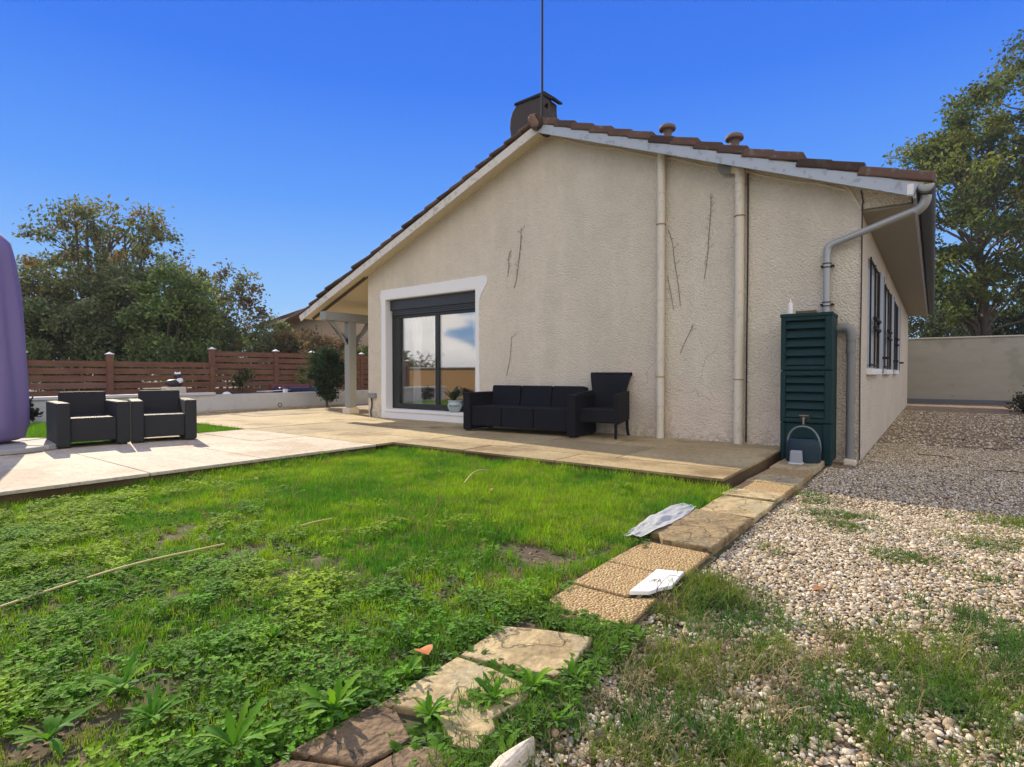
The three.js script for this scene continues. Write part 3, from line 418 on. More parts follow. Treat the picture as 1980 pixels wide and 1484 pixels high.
{ // covered parasol on base slabs
  const t = thing('covered_parasol', 'tall closed garden parasol under a purple fabric cover', 'parasol', [-9.21, 0, -1.53]);
  const prof = [[0.31, 0.09], [0.385, 0.12], [0.43, 0.3], [0.435, 0.6], [0.425, 1.0], [0.405, 1.4], [0.375, 1.9], [0.34, 2.3], [0.30, 2.52], [0.21, 2.63], [0.06, 2.67], [0, 2.672]];
  const g = lathe(prof.map(([r, y]) => [r, y]), 72), p = g.attributes.position;
  for (let i = 0; i < p.count; i++) { const x = p.getX(i), y = p.getY(i), z = p.getZ(i), a = Math.atan2(z, x), k = 1 + (0.045 * Math.sin(a * 5 + y * 0.6 + 1) + 0.03 * Math.sin(a * 9 - y * 1.4) + 0.14 * (fbm2(Math.cos(a) * 2.6 + 5, y * 2.2 + Math.sin(a) * 2, 4, 6) - 0.5)) * Math.min(1, (2.7 - y) * 1.6); p.setXYZ(i, x * k , y, z * k); }
  g.computeVertexNormals();
  obj('fabric_cover', g.translate(-9.21, 0, -1.53), std([0.215, 0.17, 0.35], 0.85, { bumpMap: grayTex(256, 0.3, (u, v) => 0.5 + 0.25 * Math.sin(u * 200) + 0.25 * Math.sin(v * 200)), bumpScale: 0.001 }), t);
  obj('cover_hem', new THREE.TorusGeometry(0.37, 0.012, 6, 48).rotateX(Math.PI / 2).translate(-9.21, 0.145, -1.53), std([0.2, 0.15, 0.33], 0.85), t);
  obj('pole', cyl([-9.21, 0.05, -1.53], [-9.21, 0.4, -1.53], 0.04, 0.04), M.darkMetal, t);
}
{ // quarter-round base slabs under the parasol
  const lab = ['grey rounded parasol base slab poking out towards the armchairs', 'grey rounded parasol base slab at the left frame edge', 'grey rounded parasol base slab behind the purple cover', 'grey rounded parasol base slab in front of the purple cover'];
  for (let i = 0; i < 4; i++) {
    const a0 = i * Math.PI / 2 - 0.55 + 0.02, pts = [[0.02, 0.02]]; for (let k = 0; k <= 10; k++) { const a = a0 + 0.03 + (k / 10) * (Math.PI / 2 - 0.08); pts.push([Math.cos(a) * 0.74, Math.sin(a) * 0.74]); }
    const m = (a0 + Math.PI / 4), c = [Math.cos(m) * 0.02, Math.sin(m) * 0.02]; pts[0] = [c[0], c[1]];
    const o = obj('parasol_base', slabPoly(pts.map(([x, z]) => [x - 9.0, z - 1.58]), 0.004, 0.062, 0.012), std([0.36, 0.35, 0.33], 0.8, { bumpMap: T.speck, bumpScale: 0.004 }));
    tag(o, lab[(i + 0) % 4], 'parasol base', 'four base slabs of the covered parasol');
  }
}
{ // flower pot on the door sill
  const t = thing('flower_pot', 'pale blue glazed pot with a dark scroll band on the door sill', 'flower pot', [-7.18, 0.186, -7.745]);
  obj('pot_body', lathe([[0, 0], [0.085, 0], [0.10, 0.02], [0.132, 0.09], [0.138, 0.13], [0.122, 0.185], [0.118, 0.2], [0.132, 0.205], [0.134, 0.222], [0.12, 0.226], [0.112, 0.2], [0.0, 0.19]], 36).translate(-7.18, 0.186, -7.745), std([0.42, 0.50, 0.52], 0.3), t);
  const sc = []; for (let k = 0; k < 5; k++) { const a = 0.3 + k * 0.33; const c = [-7.18 + Math.cos(a) * 0.139, 0.186 + 0.125, -7.745 + Math.sin(a) * 0.139]; sc.push(new THREE.TorusGeometry(0.016, 0.0035, 5, 16).rotateY(Math.PI / 2 - a).translate(...c)); }
  obj('scroll_band', sc, std([0.06, 0.08, 0.09], 0.5), t, { label: 'dark scroll ornament' });
  obj('potting_soil', new THREE.CylinderGeometry(0.112, 0.112, 0.012, 24).translate(-7.18, 0.186 + 0.2, -7.745), std([0.04, 0.03, 0.02], 1), t);
}
function leafStrip(L, W, bend, n = 6, fold = 0.15, taper = (t) => Math.sin(Math.PI * Math.min(1, t * 0.92 + 0.08)) ** 0.8) {   // along +y, bending to +z
  const pos = [], idx = []; let y = 0, z = 0, a = 0.0;
  for (let i = 0; i <= n; i++) { const t = i / n, w = W * 0.5 * taper(t); pos.push(-w, y, z - fold * w, 0, y, z, w, y, z - fold * w); a = bend * ((i + 0.5) / n); y += (L / n) * Math.cos(a); z += (L / n) * Math.sin(a); if (i < n) { const o = i * 3; idx.push(o, o + 1, o + 4, o, o + 4, o + 3, o + 1, o + 2, o + 5, o + 1, o + 5, o + 4); } }
  const g = new THREE.BufferGeometry(); g.setAttribute('position', new THREE.Float32BufferAttribute(pos, 3)); g.setIndex(idx); g.computeVertexNormals(); return g;
}
{ // the plant in it
  const t = thing('house_plant', 'dark broad-leaved plant growing out of the pale blue pot', 'plant', [-7.18, 0.37, -7.745]), r = rng(12), m = new THREE.MeshPhysicalMaterial({ color: new THREE.Color().setRGB(0.025, 0.045, 0.012), roughness: 0.45, transmission: 0.15, thickness: 0, side: THREE.DoubleSide });
  for (let i = 0; i < 13; i++) { const a = i * 2.4 + r() * 0.5, L = 0.22 + r() * 0.14; const g = leafStrip(L, 0.10 + r() * 0.04, 0.3 + r() * 0.6, 7, 0.2, (t) => (t < 0.3 ? 0.12 + t * 1.2 : Math.sin(Math.PI * (0.3 + 0.7 * (t - 0.3) / 0.7 * 0.98)) ** 0.7)); g.rotateX(0.1 + r() * 0.75).rotateY(a).translate(-7.18 + Math.sin(a) * 0.02, 0.385, -7.72); obj('leaf', g, m, t); }
}
{ // curtains behind the door
  const cur = (x0, x1, z, lab, amp, s) => { const g = new THREE.PlaneGeometry(x1 - x0, 2.0, 60, 12), p = g.attributes.position; for (let i = 0; i < p.count; i++) { const x = p.getX(i), y = p.getY(i), k = 0.55 + 0.45 * Math.abs(y + 0.1) / 1; p.setX(i, x * k + 0.0); p.setZ(i, amp * Math.sin(x * 48 + s + 0.3 * Math.sin(y * 2))); } g.computeVertexNormals(); tag(obj('curtain', g.translate((x0 + x1) / 2, 1.1, z), M.curtain), lab, 'curtain', 'white curtains behind the glazed door'); };
  cur(-8.78, -8.42, -8.12, 'white sheer curtain gathered at the left of the glazed door', 0.02, 1); cur(-7.05, -6.75, -8.12, 'white sheer curtain gathered at the right of the glazed door', 0.02, 2); cur(-8.12, -7.9, -8.12, 'narrow white curtain behind the middle of the glazed door', 0.02, 5);
}

// ---------------------------------------------------------------- water butt and what stands round it
{
  const t = thing('water_butt', 'tall dark green plastic water butt with louvred front at the house corner', 'water butt', [-1.18, -0.14, -7.42]);
  const x0 = -1.45, x1 = -0.915, zf = -7.20, zb = -7.62;
  obj('tank', [bx(x0, x1, -0.1, 1.58, zb, zf - 0.10, 0.02)], M.tank, t);
  for (const [a, b] of [[0.955, 1.585], [0.345, 0.945]]) {
    const f = obj('louvre_panel', [bx(x0, x0 + 0.055, a, b, zf - 0.11, zf, 0.012), bx(x1 - 0.075, x1, a, b, zf - 0.11, zf, 0.012), bx(x0 + 0.05, x1 - 0.07, b - 0.055, b, zf - 0.11, zf - 0.002, 0.01), bx(x0 + 0.05, x1 - 0.07, a, a + 0.05, zf - 0.11, zf - 0.002, 0.01)], M.tank, t);
    const n = 5, h = (b - a - 0.1) / n;
    for (let k = 0; k < n; k++) { const y = a + 0.05 + k * h; obj('louvre_slat', bx(x0 + 0.052, x1 - 0.072, -h / 2 + 0.003, h / 2 - 0.004, -0.006, 0.006, 0.004).rotateX(-0.52).translate(0, y + h / 2, zf - 0.036), M.tank, f); }
  }
  obj('lid', [bx(x0 - 0.008, x1 + 0.008, 1.57, 1.615, zb + 0.0, zf + 0.012, 0.014)], M.tank, t);
  obj('foot_panel', [bx(x0 + 0.01, x1 - 0.01, -0.13, 0.34, zf - 0.12, zf - 0.035, 0.02), bx(x0, x0 + 0.05, -0.13, 0.34, zf - 0.06, zf - 0.012, 0.012), bx(x1 - 0.09, x1, -0.13, 0.34, zf - 0.06, zf - 0.012, 0.012)], M.tank, t);
  const tp = obj('tap', [cyl([-1.19, 0.40, zf - 0.02], [-1.19, 0.40, zf + 0.06], 0.014, 0.014), cyl([-1.19, 0.41, zf + 0.05], [-1.19, 0.33, zf + 0.055], 0.012, 0.01), bx(-1.24, -1.14, 0.425, 0.437, zf + 0.03, zf + 0.048, 0.004)], std([0.3, 0.28, 0.22], 0.35, { metalness: 0.7 }), t);
  obj('tap_recess', bx(-1.24, -1.13, 0.37, 0.45, zf - 0.02, zf - 0.001, 0.006), M.black, t);
}
{
  const t = thing('bucket', 'blue grey plastic bucket with raised hoop handle under the tap of the water butt', 'bucket', [-1.17, -0.085, -7.03]);
  const m = phys([0.018, 0.038, 0.052], 0.6, 0.4, { bumpMap: T.speck, bumpScale: 0.001 });
  obj('bucket_body', lathe([[0, 0], [0.135, 0], [0.15, 0.015], [0.148, 0.16], [0.135, 0.22], [0.1, 0.25], [0.09, 0.25], [0.125, 0.21], [0.138, 0.16], [0.138, 0.02], [0, 0.015]], 36).scale(1.2, 1.08, 0.9).translate(-1.17, -0.085, -7.03), m, t);
  obj('handle', tube([[-1.335, 0.06, -7.03], [-1.32, 0.2, -7.02], [-1.26, 0.29, -7.01], [-1.17, 0.32, -7.0], [-1.08, 0.29, -7.01], [-1.015, 0.19, -7.02], [-1.0, 0.05, -7.03], [-1.03, -0.01, -7.02]], 0.011, 50, 8), std([0.16, 0.19, 0.2], 0.5), t);
}
{
  const t = thing('plastic_tub', 'clear white plastic tub upside down in front of the blue grey bucket', 'plastic tub', [-1.2, -0.078, -6.79]);
  obj('tub_body', wobble(prism([[-0.062, 0], [0.062, 0], [0.056, 0.135], [0.05, 0.145], [-0.05, 0.145], [-0.056, 0.135]], -0.05, 0.05, [], 0.014), 0.004, 20, 2).translate(-1.2, -0.077, -6.79), new THREE.MeshPhysicalMaterial({ color: new THREE.Color().setRGB(0.46, 0.49, 0.52), roughness: 0.45, transmission: 0.35, thickness: 0 }), t);
  obj('tub_rim', bx(-1.27, -1.13, -0.077, -0.062, -6.852, -6.728, 0.006), std([0.62, 0.64, 0.66], 0.4), t);
}
{
  const t = thing('sealant_bottle', 'white nozzle bottle standing on top of the water butt', 'bottle', [-1.355, 1.615, -7.24]);
  obj('bottle_body', lathe([[0, 0], [0.024, 0], [0.026, 0.005], [0.026, 0.115], [0.018, 0.128], [0, 0.13]], 20).translate(-1.355, 1.615, -7.24), M.white, t);
  obj('nozzle', lathe([[0, 0.128], [0.013, 0.128], [0.009, 0.145], [0.005, 0.175], [0, 0.176]], 14).translate(-1.355, 1.615, -7.24), M.white, t);
  tag(obj('wooden_board', bx(-1.31, -1.10, 1.617, 1.652, -7.4, -7.3, 0.004), M.wood), 'small brown wooden board lying on the lid of the water butt', 'board');
}

// ---------------------------------------------------------------- low wall, fence, garden wall
{
  const t = thing('low_wall', 'low white rendered retaining wall in front of the brown fence', 'wall', [-13.8, -0.05, -8]);
  obj('wall_body', bx(-14.0, -13.7, -0.3, 0.40, -20, -1.6), M.lowWall, t);
  obj('coping', bx(-14.05, -13.66, 0.40, 0.46, -6.4, -1.5, 0.01), M.lowWall, t);
  obj('wall_ring', new THREE.TorusGeometry(0.05, 0.007, 6, 20).rotateY(Math.PI / 2).translate(-13.685, 0.09, -8.05), M.darkMetal, t);
  structure(obj('planting_bed', bx(-16.2, -13.99, -0.3, 0.37, -20, -1.6), std([0.07, 0.055, 0.035], 1, { bumpMap: T.grime, bumpScale: 0.06 })), 'dark soil bed behind the low white wall', 'bed');
  structure(obj('wall_kerb', bx(-13.66, -13.35, -0.2, 0.03, -10, -4.6, 0.01), M.stone), 'narrow stone kerb at the foot of the low white wall', 'kerb');
}
{
  const t = thing('garden_fence', 'red brown wooden slat fence with white capped posts behind the low wall', 'fence', [-15.5, 0.37, -8]);
  const posts = [-1.7, -3.25, -4.83, -7.17, -9.0, -10.2, -12.1, -14, -16, -18], r = rng(5);
  posts.forEach((z, i) => { const hi = z < -7; const top = hi ? 1.56 : 1.36; const p = obj('fence_post', bx(-15.57, -15.45, 0.3, top, z - 0.06, z + 0.06, 0.006), M.fence, t); obj('post_cap', [bx(-15.59, -15.43, top, top + 0.018, z - 0.08, z + 0.08, 0.006), new THREE.ConeGeometry(0.085, 0.05, 4).rotateY(Math.PI / 4).translate(-15.51, top + 0.042, z)], M.white, p); });
  for (let i = 0; i < posts.length - 1; i++) {
    const a = posts[i + 1] + 0.062, b = posts[i] - 0.062, hi = b < -7, top = hi ? 1.52 : 1.2, n = hi ? 7 : 5;
    for (let k = 0; k < n; k++) { const y1 = top - k * 0.168, dy = (r() - 0.5) * 0.012; obj('fence_slat', bx(-15.53, -15.505, y1 - 0.132 + dy, y1 + dy * 0.6, a, b), k === n - 2 && (i === 1 || i === 3) ? M.fencePale : M.fence, t); }
  }
}
{
  const t = thing('garden_wall', 'weathered cream rendered garden wall closing the gravel yard', 'garden wall', [2, -0.2, -24.6]);
  obj('wall_body', bx(-8, 11, -0.3, 2.12, -24.75, -24.5), M.gardenWall, t);
  obj('coping', bx(-8, 11, 2.12, 2.165, -24.79, -24.46, 0.01), std([0.5, 0.47, 0.38], 0.9), t);
  obj('wall_plinth', bx(-8, 2.0, -0.3, 0.02, -24.5, -24.4, 0.01), std([0.12, 0.13, 0.15], 0.9, { bumpMap: T.grime, bumpScale: 0.03 }), t);
  obj('wall_body', bx(10.75, 11, -0.3, 2.12, -24.5, 6), M.gardenWall, t);
}
{ // ornament on its block, and the odds and ends on the bed
  const t = thing('garden_ornament', 'small black and white animal figurine sitting on a pale stone block', 'ornament', [-14.25, 0.6, -5.72]);
  const X = -14.25, Y = 0.595, Zz = -5.72, s = (x, y, z, a, b, c) => wobble(new THREE.SphereGeometry(1, 18, 14).scale(a, b, c).translate(X + x, Y + y, Zz + z), 0.012, 14, 4);
  obj('figurine_body', [s(0, 0.09, 0.02, 0.13, 0.09, 0.17), s(0.03, 0.13, -0.1, 0.08, 0.12, 0.08)], std([0.02, 0.02, 0.025], 0.5), t);
  obj('figurine_head', [s(0.02, 0.26, -0.07, 0.075, 0.07, 0.085), s(0.075, 0.24, -0.07, 0.05, 0.03, 0.045)], std([0.02, 0.02, 0.025], 0.5), t);
  obj('white_patch', [s(0.055, 0.15, -0.1, 0.08, 0.075, 0.075), s(0.02, 0.31, -0.07, 0.06, 0.03, 0.07), s(0.02, 0.33, -0.02, 0.02, 0.03, 0.02), s(0.02, 0.33, -0.12, 0.02, 0.03, 0.02)], M.white, t, { label: 'white head and chest patch' });
  tag(obj('stone_block', wobble(bx(-14.42, -14.08, 0.36, 0.598, -5.92, -5.50, 0.02), 0.012, 7, 6), M.paleRender), 'pale stone block under the black and white figurine', 'stone block');
  tag(obj('white_dome', lathe([[0, 0], [0.1, 0], [0.1, 0.02], [0.06, 0.055], [0, 0.065]], 20).translate(-13.85, 0.40, -6.75), M.white), 'small white dome cap on the low wall beside the tall fence panel', 'cap');
  tag(obj('white_sheet', wobble(slabPoly([[-14.6, -8.2], [-14.3, -7.75], [-13.95, -7.9], [-14.1, -8.6]], 0.43, 0.445, 0.004).rotateX(0), 0.12, 3, 9), M.white), 'crumpled white plastic sheet lying on the bed behind the wall', 'plastic sheet');
  tag(obj('tarpaulin', wobble(bx(-14.7, -14.15, 0.36, 0.53, -9.75, -8.4, 0.07), 0.10, 4, 3), std([0.018, 0.02, 0.05], 0.5)), 'dark blue folded tarpaulin heap behind the low wall', 'tarpaulin');
  tag(obj('rolled_mat', wobble(cyl([-14.95, 0.50, -8.5], [-14.95, 0.50, -9.7], 0.10, 0.10, 16), 0.04, 5, 8), std([0.16, 0.04, 0.035], 0.8)), 'dark red rolled mat lying behind the blue tarpaulin', 'mat');
  tag(obj('boulder', wobble(new THREE.SphereGeometry(0.16, 18, 12).scale(1, 0.6, 1.3).translate(-14.2, 0.43, -9.95), 0.08, 6, 5), M.paleRender), 'rounded pale boulder right of the blue tarpaulin', 'boulder');
  const b = thing('white_bracket', 'short white post stub standing on the low wall', 'post', [-13.85, 0.40, -8.3]); obj('stub', bx(-13.89, -13.81, 0.40, 0.50, -8.35, -8.25, 0.01), M.white, b);
}
// ---------------------------------------------------------------- the neighbouring house behind the bed, and what the door glass mirrors
{
  const t = thing('neighbour_house', 'low cream house with brown tiled roof beyond the fence, half behind shrubs', 'house', [-18, 0, -20]);
  const zf = -14.8, zb = -27, top = (x) => 3.28 + (x + 26.4) * 0.10;
  obj('wall', prism([[-25.6, -0.3], [-13.5, -0.3], [-13.5, 3.4], [-19, top(-19) - 0.12], [-25.6, top(-25.6) - 0.12]], zb, zf), std([0.50, 0.38, 0.27], 0.95, { bumpMap: T.roughcast, bumpScale: 0.005 }), t);
  obj('roof', prism([[-26.4, 3.14], [-19, top(-19) - 0.06], [-12.7, 3.3], [-12.7, 3.46], [-19, top(-19) + 0.2], [-26.4, 3.28]], zb - 0.3, zf + 0.5), std([1.6, 1.5, 1.4], 0.9, { map: M.tileTex, bumpMap: T.grime, bumpScale: 0.05 }), t);
  obj('bargeboard', prism([[-26.3, 3.03], [-19, top(-19) - 0.18], [-19, top(-19) - 0.06], [-26.3, 3.14]], zf + 0.5, zf + 0.54), M.soffit, t);
  obj('window', bx(-20.2, -19.2, 1.0, 2.2, zf - 0.02, zf + 0.02), std([0.05, 0.055, 0.06], 0.2), t);
}
{
  const t = thing('ochre_wall', 'ochre rendered garden wall in the sun, mirrored in the door glass', 'wall', [-17.4, -0.1, 1.2]);
  obj('wall_body', bx(-18.6, -14.2, -0.3, 1.12, 1.0, 1.3), std([0.62, 0.36, 0.12], 0.9, { bumpMap: T.roughcast, bumpScale: 0.005 }), t);
  obj('coping', bx(-18.65, -14.15, 1.12, 1.17, 0.96, 1.34, 0.01), M.paleRender, t);
}

// ---------------------------------------------------------------- trees and shrubs
const leafGeo = leafStrip(1, 0.55, 0.5, 2, 0.3);
function scatter(name, g, m, list, parent = scene, off = [0, 0, 0]) {   // list: [x, y, z, turn quaternion, scale, [r, g, b]]
  const im = new THREE.InstancedMesh(g, m, list.length), mm = new THREE.Matrix4(), c = new THREE.Color();
  list.forEach(([x, y, z, q, s, rgb], i) => { mm.compose(V(x - off[0], y - off[1], z - off[2]), q, s.isVector3 ? s : V(s, s, s)); im.setMatrixAt(i, mm); im.setColorAt(i, c.setRGB(...rgb)); });
  im.name = parent === scene ? numbered(name) : name; im.castShadow = im.receiveShadow = true; im.userData.kind = 'stuff'; parent.add(im); return im;
}
const qRand = (r) => { const u = r(), a = r() * 2 * Math.PI, b = r() * 2 * Math.PI; return new THREE.Quaternion(Math.sqrt(1 - u) * Math.sin(a), Math.sqrt(1 - u) * Math.cos(a), Math.sqrt(u) * Math.sin(b), Math.sqrt(u) * Math.cos(b)); };
function limb(a, b, r0, r1, r, sag = 0.12, seg = 7) {   // tapered crooked limb
  const A = V(...a), B = V(...b), L = A.distanceTo(B), pts = [A]; for (let i = 1; i < 4; i++) { const t = i / 4; pts.push(A.clone().lerp(B, t).add(V((r() - 0.5) * L * sag, (r() - 0.3) * L * sag * 0.6 + L * 0.05 * Math.sin(Math.PI * t), (r() - 0.5) * L * sag))); } pts.push(B);
  const g = new THREE.TubeGeometry(new THREE.CatmullRomCurve3(pts), 8, 1, seg, false), p = g.attributes.position, c = new THREE.CatmullRomCurve3(pts), q = V(0, 0, 0);
  for (let i = 0; i <= 8; i++) { c.getPointAt(i / 8, q); const k = lerp(r0, r1, i / 8); for (let j = 0; j <= seg; j++) { const o = i * (seg + 1) + j; p.setXYZ(o, q.x + (p.getX(o) - q.x) * k, q.y + (p.getY(o) - q.y) * k, q.z + (p.getZ(o) - q.z) * k); } }
  g.computeVertexNormals(); return g;
}
function tree(name, label, category, o) {
  const r = rng(o.seed), [x, z] = o.at, y0 = o.y ?? -0.1, t = thing(name, label, category, [x, y0, z], 0, o.group);
  const [cx, cy, cz] = [x + (o.lean?.[0] ?? 0), o.cy, z + (o.lean?.[1] ?? 0)], stems = o.stems ?? 1;
  const wood = o.woodMat ?? M.bark, clumps = [];
  for (let i = 0; i < o.clumps; i++) {
    const a = r() * Math.PI * 2, u = r() * 2 - 1, q = Math.cbrt(0.12 + 0.88 * r()), s = Math.sqrt(1 - u * u), yy = u * q;
    const pinch = o.cone ? lerp(1, 0.12, (yy + 1) / 2) * 1.25 : o.top ? lerp(1, o.top, Math.max(0, yy)) : 1;
    clumps.push([cx + Math.cos(a) * s * q * o.rx * pinch, cy + yy * o.ry, cz + Math.sin(a) * s * q * (o.rz ?? o.rx) * pinch, 0.6 + 0.8 * r(), r()]);
  }
  const tr = [];
  for (let k = 0; k < stems; k++) { const a = k * 2.4 + r(), d = stems > 1 ? o.rx * 0.12 : 0; tr.push(limb([x + Math.cos(a) * d * 0.6, y0 - 0.15, z + Math.sin(a) * d * 0.6], [cx + Math.cos(a) * d * 3.2, cy + o.ry * 0.55, cz + Math.sin(a) * d * 3.2], o.trunk, o.trunk * 0.25, r, 0.05, 9)); }
  obj('trunk', tr.length > 1 ? tr[0] : tr, wood, t); for (const g of tr.slice(1)) obj('trunk', g, wood, t);
  if (o.limbs) { const ls = []; for (let i = 0; i < Math.min(o.limbs, clumps.length); i++) { const c = clumps[i], f = Math.max(0.15, Math.min(0.9, (c[1] - y0) / (cy + o.ry * 0.55 - y0) - 0.25)); ls.push(limb([lerp(x, cx, f), lerp(y0, cy + o.ry * 0.55, f), lerp(z, cz, f)], c, o.trunk * 0.32, o.trunk * 0.06, r, 0.18, 5)); } obj('branches', ls, wood, t, { kind: 'stuff' }); }
  const list = []; const per = Math.round(o.leaves / o.clumps);
  const palette = o.colors;
  for (const c of clumps) {
    const pi = Math.floor(c[4] * palette.length) % palette.length, bias = 0.75 + 0.5 * r();
    for (let k = 0; k < per; k++) {
      const g = () => (r() + r() + r() - 1.5) * 1.25, w = o.spread * c[3];
      let X = c[0] + g() * w, Y = c[1] + g() * w * (o.flat ?? 0.75), Z = c[2] + g() * w;
      if (Y < (o.floor ?? 0.1)) Y = (o.floor ?? 0.1) + r() * 0.3;
      const pc = palette[r() < 0.75 ? pi : Math.floor(r() * palette.length)], v = bias * (0.65 + 0.7 * r());
      const q = o.droop ? new THREE.Quaternion().setFromEuler(new THREE.Euler(Math.PI * (0.55 + 0.35 * r()), r() * 6.28, 0, 'YXZ')) : qRand(r);
      list.push([X, Y, Z, q, o.leaf * (0.6 + 0.8 * r()), [pc[0] * v, pc[1] * v, pc[2] * v]]);
    }
  }
  scatter('crown', leafGeo, M.leaf, list, t, [x, y0, z]);
  return t;
}
const up = (l, k) => l.map((c) => c.map((v) => v * k));
const OLIVE = up([[0.075, 0.085, 0.03], [0.055, 0.07, 0.025], [0.085, 0.085, 0.033], [0.12, 0.085, 0.03], [0.085, 0.095, 0.035], [0.07, 0.085, 0.03]], 2.2), DARK = up([[0.045, 0.06, 0.022], [0.06, 0.075, 0.028], [0.065, 0.068, 0.032]], 3.1), MID = up([[0.06, 0.09, 0.022], [0.08, 0.105, 0.03], [0.055, 0.075, 0.025]], 2.7), BRIGHT = up([[0.09, 0.17, 0.03], [0.12, 0.18, 0.035]], 1.6), RED = up([[0.11, 0.07, 0.035], [0.085, 0.08, 0.035], [0.12, 0.085, 0.045]], 1.5);
tree('broadleaf_tree', 'tall loose tree with olive and rust tinted leaves behind the fence at left', 'tree', { seed: 3, at: [-27.07, -8.4], cy: 5.5, rx: 3.5, rz: 3, ry: 2.3, trunk: 0.13, stems: 5, limbs: 60, clumps: 110, spread: 0.36, leaves: 9000, leaf: 0.155, colors: OLIVE });
tree('leafy_bush', 'grey green bush beside the purple covered parasol, behind the fence', 'bush', { seed: 4, at: [-25.3, -5.2], cy: 2.5, rx: 1.7, ry: 2.0, trunk: 0.06, stems: 3, limbs: 20, clumps: 60, spread: 0.34, leaves: 13000, leaf: 0.14, colors: OLIVE });
tree('leafy_bush', 'dense dark bush behind the fence below the left side of the tall tree', 'bush', { seed: 5, at: [-23.2, -6.1], cy: 1.8, rx: 1.6, ry: 1.7, trunk: 0.06, stems: 3, limbs: 12, clumps: 60, spread: 0.34, leaves: 14000, leaf: 0.13, colors: DARK });
tree('leafy_bush', 'dense dark bush in the middle behind the fence, right under the tall tree', 'bush', { seed: 6, at: [-22.95, -7.75], cy: 2.4, rx: 1.9, ry: 2.1, trunk: 0.07, stems: 3, limbs: 12, clumps: 80, spread: 0.36, leaves: 17000, leaf: 0.13, colors: DARK });
tree('leafy_bush', 'large brighter green bush behind the fence, in front of the tall tree', 'bush', { seed: 7, at: [-20.68, -8.21], cy: 2.6, rx: 1.25, ry: 2.05, trunk: 0.06, stems: 3, limbs: 12, clumps: 70, spread: 0.34, leaves: 15000, leaf: 0.12, colors: MID });
tree('leafy_bush', 'dark bush left of the slender tree, behind the taller fence panels', 'bush', { seed: 8, at: [-21.93, -9.6], cy: 2.1, rx: 1.35, ry: 1.9, trunk: 0.06, stems: 3, limbs: 12, clumps: 60, spread: 0.32, leaves: 13000, leaf: 0.12, colors: DARK });
tree('slender_tree', 'slender sparse young tree against the sky, right of the dense bushes', 'tree', { seed: 9, at: [-24.18, -11.7], cy: 3.7, rx: 1.6, ry: 1.9, trunk: 0.045, stems: 3, limbs: 34, clumps: 50, spread: 0.3, leaves: 3400, leaf: 0.15, colors: [[0.17, 0.19, 0.06], [0.18, 0.13, 0.06]] });
tree('leafy_bush', 'bright green bush behind the tall fence panel, left of the dark rounded bush', 'bush', { seed: 10, at: [-25.42, -13.4], cy: 1.5, rx: 1.5, ry: 1.35, trunk: 0.05, stems: 2, clumps: 40, spread: 0.3, leaves: 8000, leaf: 0.13, colors: BRIGHT });
tree('leafy_bush', 'dark rounded bush before the left end of the neighbouring roof', 'bush', { seed: 11, at: [-22.67, -12.97], cy: 1.75, rx: 0.95, ry: 1.5, trunk: 0.05, stems: 2, clumps: 40, spread: 0.28, leaves: 9000, leaf: 0.11, colors: DARK });
tree('leafy_bush', 'reddish brown shrub in front of the neighbouring cream wall', 'bush', { seed: 12, at: [-21.3, -13.6], cy: 1.75, rx: 1.1, ry: 1.15, trunk: 0.04, stems: 3, limbs: 20, clumps: 40, spread: 0.3, leaves: 5200, leaf: 0.13, colors: RED });
tree('leafy_bush', 'loose brown shrub behind the porch post', 'bush', { seed: 13, at: [-18.7, -13.2], cy: 1.45, rx: 1.1, ry: 0.95, trunk: 0.04, stems: 3, limbs: 20, clumps: 36, spread: 0.28, leaves: 3600, leaf: 0.12, colors: RED });
tree('leafy_bush', 'green shrub between the porch post and the house corner', 'bush', { seed: 43, at: [-17.2, -13.6], cy: 1.2, rx: 0.8, ry: 0.8, trunk: 0.04, stems: 2, clumps: 26, spread: 0.26, leaves: 3600, leaf: 0.11, colors: MID });
tree('evergreen_shrub', 'upright dark evergreen shrub at the end of the low white wall', 'shrub', { seed: 14, at: [-12.95, -9.0], y: -0.05, cy: 0.95, rx: 0.44, ry: 0.68, trunk: 0.04, stems: 2, clumps: 70, spread: 0.12, leaves: 11000, leaf: 0.06, colors: [[0.03, 0.06, 0.022], [0.04, 0.08, 0.03]], floor: 0.15 });
tree('sapling', 'small yellowish sapling in front of the tall fence panel', 'sapling', { seed: 15, at: [-15.0, -7.75], y: 0.36, cy: 0.86, rx: 0.25, ry: 0.25, trunk: 0.014, limbs: 8, clumps: 12, spread: 0.09, leaves: 320, leaf: 0.10, colors: [[0.12, 0.11, 0.04], [0.09, 0.11, 0.04]], droop: true, floor: 0.45 });
tree('thin_plant', 'thin green plant standing behind the blue tarpaulin', 'plant', { seed: 16, at: [-15.1, -9.6], y: 0.36, cy: 0.85, rx: 0.14, ry: 0.3, trunk: 0.01, limbs: 6, clumps: 12, spread: 0.06, leaves: 260, leaf: 0.08, colors: MID, floor: 0.45 });
tree('thin_plant', 'dark leafy plant at the foot of the white wall, left of the armchairs', 'plant', { seed: 17, at: [-13.3, -2.75], y: -0.04, cy: 0.25, rx: 0.2, ry: 0.2, trunk: 0.012, clumps: 10, spread: 0.08, leaves: 300, leaf: 0.1, colors: [[0.02, 0.03, 0.018]], floor: 0.02 });
const YEL = up([[0.11, 0.125, 0.022], [0.06, 0.085, 0.018], [0.045, 0.07, 0.02], [0.085, 0.10, 0.022]], 1.85);
